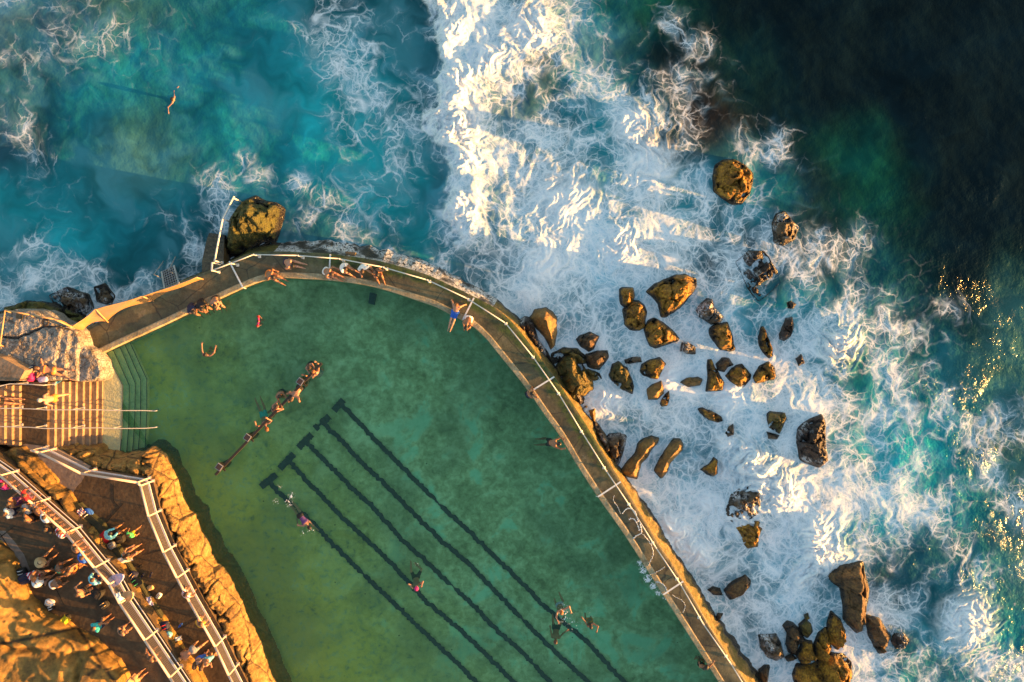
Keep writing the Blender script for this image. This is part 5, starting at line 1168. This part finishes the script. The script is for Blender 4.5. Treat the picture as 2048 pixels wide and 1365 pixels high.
    if hat:
        mat, kind = hat
        if kind == 'cap': part("swim_cap", skull, mat, .012, [(hc+hf*.03+hd*.0, (hf*.55-hd*.83))], .018)
        else:
            mb = MB(); n = 20; ctr = hc+hd*.06; vs = []
            for rr, zz in ((.092, .0), (.24, -.03), (.235, -.05), (.085, -.02)):
                for i in range(n):
                    a = 2*math.pi*i/n; vs.append(tuple(ctr+(hf*math.cos(a)+hrt*math.sin(a))*rr*(1+.06*math.sin(3*a))+hd*zz))
            for zz, rr in ((.075, .085), (.095, .05), (.10, .004)):
                for i in range(n):
                    a = 2*math.pi*i/n; vs.append(tuple(ctr+(hf*math.cos(a)+hrt*math.sin(a))*rr+hd*zz))
            ids = [[k*n+i for i in range(n)] for k in range(7)]; fs = []
            for x, y in ((0, 1), (1, 2), (2, 3), (4, 0), (5, 4), (6, 5)):
                for i in range(n): fs.append((ids[x][i], ids[x][(i+1) % n], ids[y][(i+1) % n], ids[y][i]))
            mesh_obj("sun_hat", vs, fs, mat, root, True)
    if hair and not (hat and hat[1] == 'cap'):
        pr = list(skull)
        if long: pr += [(hc-hf*.07+hd*.02, nk-fb*.085+ub*(.06-.12*long), .070, .050), (nk-fb*.085+ub*(.06-.12*long), nk-fb*.10-ub*.10*long, .055, .03)]
        part("hair", pr, HAIR[hair], .010, [(hc+hf*.045+hd*.045, (hf*.86-hd*.30)), (hc-hd*.055, -hd*1.0+hf*.3)] if not long else [(hc+hf*.045+hd*.045, (hf*.86-hd*.20))], .018)
    return root
POSES = dict(
 stand=dict(),
 walk=dict(fl=(-.10, .28, .08), fr=(.10, -.30, .10), hl=(-.26, -.12, .85), hr=(.28, .25, .90)),
 lean=dict(hz=.88, lean=.45, fl=(-.13, -.12, .06), fr=(.13, -.05, .06), hl=(-.22, .52, 1.22), hr=(.24, .52, 1.22), ep=(0, -.2, -1)),
 edge=dict(hz=.10, lean=.35, hunch=.35, neck=.35, fl=(-.12, .52, -.40), fr=(.12, .50, -.42), hl=(-.08, .50, .22), hr=(.10, .50, .22), ep=(0, -.3, -1), kp=(0, .6, 1)),
 sit=dict(hz=.10, lean=.15, hunch=.3, neck=.3, fl=(-.14, .62, .05), fr=(.14, .58, .05), hl=(-.16, .42, .35), hr=(.16, .42, .35), kp=(0, .3, 1)),
 longsit=dict(hz=.10, lean=.25, hunch=.25, neck=.3, fl=(-.10, .84, .06), fr=(.10, .82, .06), hl=(-.22, .45, .10), hr=(.22, .40, .10), kp=(0, .2, 1)),
 recline=dict(hz=.10, lean=-.65, hunch=.1, neck=.5, fl=(-.07, .86, -.02), fr=(.07, .86, -.02), hl=(-.36, -.50, .03), hr=(.36, -.46, .03), ep=(0, -1, .2), kp=(0, .2, 1)),
 bench=dict(hz=.12, lean=.35, hunch=.35, neck=.4, fl=(-.13, .48, -.38), fr=(.14, .44, -.38), hl=(-.10, .50, .20), hr=(.12, .50, .20), kp=(0, .8, .6)),
 prone=dict(hz=.12, lean=1.42, hunch=-.15, neck=-.25, fl=(-.12, -.82, .06), fr=(.12, -.82, .06), hl=(-.28, .75, .05), hr=(.26, .70, .05), kp=(0, .1, -1), ep=(0, -.2, .4), toe=(0, -1, -.1)),
 crouch=dict(hz=.42, lean=.75, hunch=.3, neck=.1, fl=(-.14, .10, .06), fr=(.14, .05, .06), hl=(-.16, .52, .32), hr=(.16, .52, .28), kp=(0, 1, .3)),
 stoop=dict(hz=.86, lean=1.25, hunch=.25, neck=.1, fl=(-.13, -.10, .06), fr=(.13, .05, .06), hl=(-.14, .55, .38), hr=(.16, .50, .36), ep=(0, -.4, .2)),
 tread=dict(hz=-.52, lean=.18, hunch=.1, neck=-.1, hl=(-.62, .22, -.12), hr=(.62, .20, -.10), fl=(-.15, .10, -1.25), fr=(.18, -.10, -1.2), ep=(0, -1, .1)),
 hang=dict(hz=-.48, lean=.12, hunch=.15, neck=.25, hl=(-.20, .58, .10), hr=(.22, .56, .10), fl=(-.12, -.05, -1.2), fr=(.14, .0, -1.2), ep=(0, -.2, -1)),
 drape=dict(hz=-.42, lean=.35, hunch=.3, neck=.2, hl=(-.25, .42, .10), hr=(.25, .40, .10), fl=(-.14, -.55, -.55), fr=(.14, -.62, -.5), ep=(0, .4, -.4), kp=(0, .3, -1), toe=(0, -1, -.3)),
 crawl=dict(hz=-.08, lean=1.50, hunch=-.05, neck=-.1, hl=(-.20, 1.05, -.10), hr=(.30, .10, -.12), fl=(-.10, -.84, -.05), fr=(.12, -.82, -.14), kp=(0, .1, -1), ep=(.3, 0, .4), toe=(0, -1, -.2)),
 float_back=dict(hz=-.15, lean=.9, hunch=0, neck=-.3, hl=(-.55, .55, -.05), hr=(.55, .55, -.05), fl=(-.2, -.75, -.35), fr=(.22, -.72, -.4), kp=(0, .2, -1), toe=(0, -1, -.3)),
)
W, DK, PA, UP = ZW, ZD+.03, ZP, ZU
# -- on the walkway
g = "bathers on the pool walkway"
CO = ZD+.05
person(382, 613, CO, (.8,.75), 'edge', "dark-haired person in dark top hunched at the pool edge, left of a dark-dressed pair", 2, 'dark', 0, (c_navy,.5), (c_navy,.6), group=g, hl=(-.05,.42,.30), hr=(.08,.44,.30))
person(402, 604, CO, (.55,.85), 'edge', "person in black hunched at the pool edge, right one of a dark-dressed pair", 2, 'dark', 0, (c_black,.8), (c_black,.6), group=g)
person(431, 597, CO, (.35,.9), 'edge', "shirtless dark-haired person dipping both legs from the pool edge beside the dark-dressed pair", 1, 'dark', 0, (c_black,.4), group=g, hl=(.02,.50,.30), hr=(.12,.46,.30))
person(537, 547, CO, (.85,.5), 'edge', "shirtless sunlit person kicking up a splash from the pool edge", 2, 'dark', 0, (c_orange,.3), group=g, hl=(-.30,.30,.12), hr=(.28,.05,.05), fl=(-.12,.80,-.10), fr=(.12,.76,-.15))
person(572, 523, DK, (.95,.25), 'longsit', "person in navy swim briefs sitting on the walkway by the railing, leaning on a hand", 0, 'dark', 0, (c_navy,.12), group=g, lean=.55, hl=(-.10,.40,.05), hr=(.30,.25,.03), side=.2)
person(651, 542, DK, (.9,.45), 'longsit', "shirtless brown-haired person sitting next to the second painted line", 1, 'brown', 0, (c_white,.3), group=g, hl=(-.35,.50,.20), lean=.45)
person(686, 534, DK, (.85,.5), 'sit', "person in white T-shirt sitting with hands on knees, right of the second painted line", 1, 'brown', 0, (c_white,.5), (c_white,.6), group=g)
person(728, 533, DK, (.15,1), 'sit', "person in white shirt sitting sideways under the railing, knees to the right", 1, 'brown', 0, (c_tan,.5), (c_white,.7), group=g, fl=(-.45,.30,.06), fr=(-.40,.45,.06), hl=(-.40,.25,.20), kp=(-.6,.4,.8), look=.2)
person(756, 541, DK, (.25,.9), 'sit', "slim person with long dark hair kneeling near the railing, arm raised to the head", 2, 'dark', 1, None, None, (c_black,'two'), group=g, hl=(-.12,.10,.75), epl=(-1,.3,.8), sc=.95)
person(910.5, 624, CO, (-.35,1), 'recline', "ginger-haired person in bright blue shorts leaning back on both arms at the pool edge", 0, 'ginger', 0, (c_blue,.62), group=g, fl=(-.06,.86,-.05), fr=(.05,.86,-.06))
person(938, 637, CO, (-.25,1), 'edge', "person in white swim shorts hunched at the pool edge, right of the blue-shorts one", 2, 'dark', 0, (c_white,.35), group=g, neck=.6)
# -- in the pool
g = "swimmers in the pool"
person(1056, 790, W+.22, (.8,-.5), 'hang', "dark-haired person in the water holding the coping at the fourth painted line", 2, 'dark', 0, None, None, (c_navy,'one'), group=g, hl=(-.15,.35,.30), hr=(.2,.35,.30))
person(1100, 885, W+.36, (1,.0), 'drape', "person in dark shorts clinging to the pool edge with legs trailing left", 2, 'dark', 0, (c_black,.5), group=g, hl=(-.25,.60,.28), hr=(.22,.62,.28))
person(1402, 1330, W+.2, (.45,-.8), 'hang', "dark-haired person resting one arm on the coping near the bottom edge of the picture", 2, 'dark', .8, None, None, (c_black,'one'), group=g, hl=(-.25,.10,-.1), hr=(.15,.62,.30))
r_ = person(518, 643, W, (1,.1), 'tread', "small child floating with red inflatable arm bands and a red vest", 2, 'dark', 0, None, (c_pink,.15), group=g, sc=.62, hl=(-.30,.30,-.0), hr=(.30,.30,-.0))
mb = MB()
for s_ in (-1, 1):
    mb.tube([(s_*.33+.04*s_, -.02, -.02), (s_*.36, .10, -.02), (s_*.36, .20, -.02)], [.085, .10, .085], 10)
o = obj("arm_bands", mb, c_red, r_, True)
person(422, 705, W, (.1,-1), 'tread', "swimmer in a yellow top raising both forearms out of the water", 1, 'dark', 0, None, None, (c_yel,'two'), group=g, lean=-.35, hl=(-.25,.40,.12), hr=(.42,.28,.10), neck=.5)
person(621, 729, W+.02, (.6,.8), 'hang', "swimmer with dark hair and black straps at the upper right end of the timber bar", 1, 'brown', .5, None, None, (c_black,'one'), group=g, hl=(-.10,.62,.22), hr=(.14,.60,.22))
person(640, 748, W, (-.75,-.65), 'hang', "ginger-haired swimmer below the upper right end of the timber bar, arms spread along it", 1, 'ginger', 0, None, None, (c_grey,'one'), group=g, hl=(-.45,.45,.15), hr=(.42,.40,.18))
person(562, 785, W+.02, (.6,.8), 'hang', "dark-haired swimmer above the bar, both straight arms reaching to it", 2, 'dark', 0, (c_black,.4), group=g, hl=(-.22,.66,.22), hr=(.20,.66,.22))
person(600, 776, W+.35, (-.5,.85), 'drape', "shirtless swimmer bent over the bar beside the uppermost square post head", 1, 'brown', 0, (c_black,.3), group=g, hl=(-.28,.42,-.10), hr=(.28,.40,-.10), lean=.8)
person(548, 822, W+.15, (.75,-.6), 'drape', "long-haired swimmer resting folded arms on the middle of the bar", 1, 'brown', 1, None, None, (c_navy,'two'), group=g, hl=(-.05,.40,.15), hr=(.12,.38,.15))
person(528, 832, W+.12, (.35,.95), 'drape', "ginger swimmer in turquoise shorts hanging over the bar, legs floating out to upper left", 1, 'ginger', 0, (c_teal,.5), group=g, hl=(-.30,.20,.18), hr=(.32,.2,.18), lean=.9, fl=(-.20,-.80,-.25), fr=(.05,-.82,-.2))
person(601, 1031, W, (.62,.78), 'crawl', "freestyle swimmer in purple suit and black briefs stretched along the first lane line", 1, 'dark', 0, (c_black,.15), None, (c_purple,'one'), group=g)
person(832, 1155, W, (.25,.9), 'tread', "swimmer with a pale pink cap and red strap between lane lines", 1, 'dark', 0, (c_black,.7), None, None, (c_pink,'cap'), group=g, lean=.5, hl=(-.25,.35,.0), hr=(.22,.30,.0), fl=(-.15,-.65,-.6), fr=(.05,-.80,-.55))
person(1119, 1210, W, (.3,.9), 'tread', "swimmer with wide-spread arms, topmost of three playing together", 1, 'ginger', 0, (c_lil,.3), group=g, hl=(-.45,.30,.02), hr=(.30,.60,.02), fl=(-.15,-.4,-1.0))
person(1112, 1256, W, (-.1,1), 'tread', "dark-haired swimmer in black shorts, lowest of three playing together", 2, 'brown', 0, (c_black,.6), group=g, hl=(-.50,-.10,.0), hr=(.38,-.35,.0), fl=(-.30,-.75,-.15), fr=(.28,-.80,-.12), lean=.7)
person(1179, 1240, W, (.0,1), 'tread', "swimmer turning with curved arms, rightmost of three playing together", 2, 'dark', .6, None, None, (c_orange,'two'), group=g, hl=(-.35,.42,.0), hr=(.45,-.30,.02), sc=.9, twist=.5)
person(351, 205, -.04, (.9,.35), 'tread', "lone swimmer in the open sea with both arms stretched wide", 0, 'dark', 0, (c_white,.3), group="people in the sea", hl=(-.66,.10,-.02), hr=(.66,.12,-.02), hz=-.54, ep=(0,-1,0))
# -- stairs and platform
g = "people by the stairs"
person(108, 797, ZP-.19, (-1,.15), 'walk', "shirtless person climbing the stairs with a hand on the pipe rail", 0, 'grey', 0, (c_orange,.35), group=g, hl=(-.45,.10,1.05), fl=(-.10,.25,.26), lean=.25)
person(107, 742, 2.62, (-1,-.2), 'prone', "sunbather lying face down across the grey platform", 1, 'brown', 0, None, None, (c_orange,'two'), group=g, fl=(-.25,-.80,.05), fr=(.2,-.82,.05))
person(-2, 801, ZP+.62, (1,.1), 'sit', "person sitting on the upper stair flight, only legs in view at the image edge", 1, 'dark', 0, (c_black,.4), group=g, fl=(-.1,.78,-.30), fr=(.12,.80,-.32))
# -- lower path
g = "people on the lower path"
person(265, 1069, PA, (.5,-.6), 'walk', "small child in a bright green and yellow shirt crossing the lower path", 2, 'brown', 0, (c_yel,.5), (c_green,.6), group=g, sc=.70, hl=(-.42,.12,.85))
person(217, 1073, PA+.46, (.8,-.6), 'bench', "dark-haired person in pale striped clothes sitting on the red towel", 2, 'dark', 0, (c_black,.8), (c_cyan,1.2), group=g)
person(251, 1113, PA+.46, (.85,-.5), 'bench', "long-haired person in a turquoise bikini sitting on the white towel", 1, 'dark', 1.2, None, None, (c_teal,'two'), group=g, hl=(-.25,.55,.25))
person(371, 1189, PA, (.8,-.6), 'lean', "person in a patterned top leaning on the pool-side fence, uppermost of two there", 1, 'brown', .7, (c_white,.4), (c_maroon,.2), group=g, sc=.95)
person(399, 1247, PA, (.8,-.6), 'lean', "shirtless person in yellow shorts leaning on the pool-side fence", 1, 'brown', 0, (c_yel,.6), group=g)
person(386, 1300, PA, (-.8,.55), 'stoop', "shirtless person in dark shorts bending down to the green ledge", 1, 'blond', 0, (c_grey,.6), group=g, fl=(-.12,-.35,.06))
person(414, 1320, PA, (.1,.9), 'stand', "long-haired person in pale turquoise shorts standing at the bottom of the lower path", 1, 'brown', .8, (c_cyan,.95), group=g, hl=(-.20,.30,1.0), hr=(.25,.15,.9))
person(399, 1318, PA, (.5,.8), 'stand', "person with blue towel over the shoulder, partly behind the turquoise-shorts person", 0, 'brown', .6, (c_blue,.7), None, (c_navy,'two'), group=g)
# -- higher path
g = "people on the higher path"
person(8, 974, UP, (.7,-.5), 'lean', "person in a hot pink top leaning on the higher fence at the image edge", 1, 'dark', .5, (c_black,.6), (c_pink,.5), group=g)
person(52, 995, UP, (.75,-.5), 'lean', "person in a red top leaning on the higher fence, second from the stairs", 2, 'brown', 0, (c_purple,.7), (c_red,.5), group=g)
person(31, 1004, UP, (.9,-.3), 'stand', "shirtless person in purple shorts standing behind those at the higher fence", 2, 'dark', 0, (c_purple,.7), group=g, hl=(-.35,.35,1.0))
person(25, 1024, UP, (.9,-.35), 'walk', "person in a plain white shirt walking along the higher path", 1, 'brown', 0, (c_navy,.7), (c_white,.6), group=g)
person(62, 1016, UP, (.8,-.5), 'stand', "person in a grey-green shirt beside the red-topped person", 2, 'dark', 0, (c_black,.6), (c_grey,.6), group=g)
person(65, 1036, UP, (.75,-.5), 'stand', "shirtless person with raised forearm, in dark shorts, middle of the higher path crowd", 2, 'dark', 0, (c_black,.6), group=g, hl=(-.40,.40,1.35))
person(76, 1024, UP, (.7,-.55), 'lean', "orange-lit shirtless person at the higher fence, third from the stairs", 2, 'brown', 0, (c_orange,.5), group=g)
person(92, 1040, UP, (.7,-.6), 'lean', "person in white and navy leaning on the higher fence", 1, 'brown', 0, (c_navy,.6), (c_white,.5), group=g)
person(105, 1056, UP, (.75,-.6), 'stand', "dark-clothed person under the fence shadow between the white and striped ones", 3, 'dark', 0, (c_black,.9), (c_black,.6), group=g)
person(122, 1069, UP, (.7,-.6), 'lean', "person in a pink and white striped shirt holding a white cloth at the fence", 1, 'brown', 0, (c_white,.6), (c_rws,.6), group=g)
person(151, 1098, UP, (.85,-.5), 'lean', "shirtless tanned person with elbows far over the higher fence", 2, 'dark', 0, (c_orange,.4), group=g, hl=(-.22,.70,1.26), hr=(.24,.70,1.26))
person(165, 1119, UP, (.8,-.6), 'lean', "person in a royal blue top reaching over the higher fence", 2, 'brown', 0, (c_navy,.4), (c_blue,.8), group=g, hl=(-.22,.66,1.26))
person(148, 1136, UP, (.6,.3), 'stand', "long-haired shirtless person with arm stretched behind the blue-topped one", 2, 'brown', .8, (c_orange,.4), group=g, hl=(-.55,.30,1.1))
person(117, 1138, UP, (.8,-.4), 'sit', "person in turquoise shorts sitting on the ground of the higher path, back bare", 2, 'brown', 0, (c_teal,.5), group=g, lean=.5)
person(88, 1128, UP, (.7,-.8), 'sit', "person under a wide straw hat sitting on the higher path", 2, 'brown', 0, (c_black,.6), None, (c_black,'one'), (c_tan,'brim'), group=g, fl=(-.2,.75,.05))
person(72, 1150, UP+.3, (.9,-.1), 'sit', "ginger sunlit person sitting against the red and white striped towel", 2, 'ginger', 0, (c_black,.5), group=g)
person(82, 1166, UP, (.6,-.6), 'sit', "person under a pale grey sun hat sitting by the cliff", 1, 'brown', 0, (c_black,.9), (c_black,.6), None, (c_white,'brim'), group=g)
person(105, 1170, UP, (.8,-.35), 'crouch', "shirtless person in white shorts crouching on the higher path", 2, 'brown', 0, (c_white,.7), group=g)
person(168, 1182, UP, (.8,-.5), 'stand', "bare-backed long-haired person standing alone in the middle of the higher path", 1, 'brown', .4, (c_black,.3), group=g, hl=(-.38,.10,1.05))
person(187, 1163, UP, (.8,-.7), 'lean', "person in a pale blue patterned shirt leaning at the fence by the lilac board", 1, 'brown', 0, (c_navy,.8), (c_cyan,.8), group=g)
person(199, 1250, UP, (.75,-.6), 'stand', "person in a teal T-shirt with arms crossed, carrying white shoes", 2, 'dark', 0, (c_navy,.4), (c_teal,.6), group=g, hl=(.12,.32,1.05), hr=(-.08,.34,1.10))
person(243, 1264, UP, (.8,-.65), 'lean', "shirtless person hugging himself at the fence right of the teal T-shirt", 1, 'dark', 0, (c_navy,.4), group=g, hl=(.10,.30,1.10), hr=(-.06,.32,1.12))
person(300, 1314, UP, (.85,-.5), 'lean', "shirtless person with raised elbow at the lowest fence section", 2, 'brown', .4, (c_black,.3), group=g, hl=(-.35,.30,1.45))
person(268, 1362, UP, (.8,-.5), 'stand', "blond person cut off by the bottom edge of the picture", 1, 'blond', 0, (c_tan,.6), (c_tan,.4), group=g)

# ---------------------------------------------------------------- foam thrown over the walkway and churned up by swimmers
m_splash = mat_plain("splash_foam", (.82, .84, .86), .8, .06, 20)
def flecks(spots, z, seed, label_name="splash_foam"):
    r = random.Random(seed); vs = []; fs = []
    for px, py, rx, n, size in spots:
        for _ in range(n):
            a = r.uniform(0, 6.28); k = math.sqrt(r.random())*rx; c = P(px+k*math.cos(a), py+k*math.sin(a), z+r.uniform(.0, .05)); s0 = size*r.uniform(.3, 1.0)*(1.2-k/rx); th = r.uniform(0, 6.28); st = r.uniform(1, 3.2); m = 7; b = len(vs)
            for i in range(m):
                w = 2*math.pi*i/m; x = s0*st*math.cos(w)*r.uniform(.6, 1.1); y = s0*math.sin(w)*r.uniform(.6, 1.1)
                vs.append((c.x+x*math.cos(th)-y*math.sin(th), c.y+x*math.sin(th)+y*math.cos(th), c.z))
            vs.append((c.x, c.y, c.z+s0*.35)); fs += [(b+i, b+(i+1) % m, b+m) for i in range(m)]
    o = mesh_obj(label_name, vs, fs, m_splash); o["kind"] = "stuff"; return o
flecks([(578,1006,10,34,.035),(584,992,9,26,.03),(552,1003,8,14,.025),(560,972,6,10,.025),(622,1060,9,20,.03),(606,1066,8,10,.025),(556,555,8,34,.035),(1130,1232,22,50,.03),(1150,1250,16,22,.025),(1185,1226,10,14,.025),(832,1130,7,10,.025),(1128,1216,12,16,.025),(519,652,7,6,.02)], ZW, 3)
flecks([(1286,1140,9,60,.05),(1296,1158,10,70,.05),(1306,1172,9,60,.045),(1316,1186,8,40,.04),(1330,1196,7,24,.035),(1343,1210,7,20,.03),(1280,1126,7,30,.04)], ZW+.02, 5)
def wash(lines, seed):
    vs = []; fs = []
    for pts, wid in lines:
        a = resample(smooth_line(PL(pts, ZD+.05), 2), 90); s_ = np.arange(90)*.16
        a[:, 0] += .05*perlin(s_*2, s_*0, seed); a[:, 1] += .05*perlin(s_*2, s_*0+3, seed); seed += 1
        tn = np.gradient(a[:, :2], axis=0); tn /= np.linalg.norm(tn, axis=1)[:, None]+1e-9; nn = np.stack([-tn[:, 1], tn[:, 0]], 1)
        w = wid*(.25+1.1*np.clip(fbm(s_*1.6, s_*0, 4, seed)+.35, 0, 1)); b = len(vs)
        for i in range(90):
            vs += [(*(a[i, :2]+nn[i]*w[i]), a[i, 2]-.02), (*a[i, :2], a[i, 2]+.02), (*(a[i, :2]-nn[i]*w[i]), a[i, 2]-.02)]
        for i in range(89):
            for j in (0, 1): fs.append((b+3*i+j, b+3*i+j+1, b+3*i+j+4, b+3*i+j+3))
    o = mesh_obj("wash_foam", vs, fs, m_splash, None, True); o["kind"] = "stuff"
wash([([(1245,1028),(1252,1018),(1264,1017),(1272,1026),(1276,1044)], 0.029), ([(1258,1040),(1266,1036),(1274,1046),(1279,1062)], 0.029), ([(1266,1078),(1276,1070),(1285,1068),(1280,1048)], 0.027), ([(1285,1068),(1298,1082),(1306,1098),(1307,1112),(1300,1124),(1296,1133)], 0.018), ([(1312,1164),(1322,1166),(1330,1172),(1335,1184)], 0.023), ([(1228,992),(1226,1002),(1236,1014),(1241,1028)], 0.012), ([(1300,1150),(1318,1143),(1330,1134)], 0.012), ([(1345,1190),(1352,1196),(1364,1200),(1372,1212),(1366,1226)], 0.010)], 50)
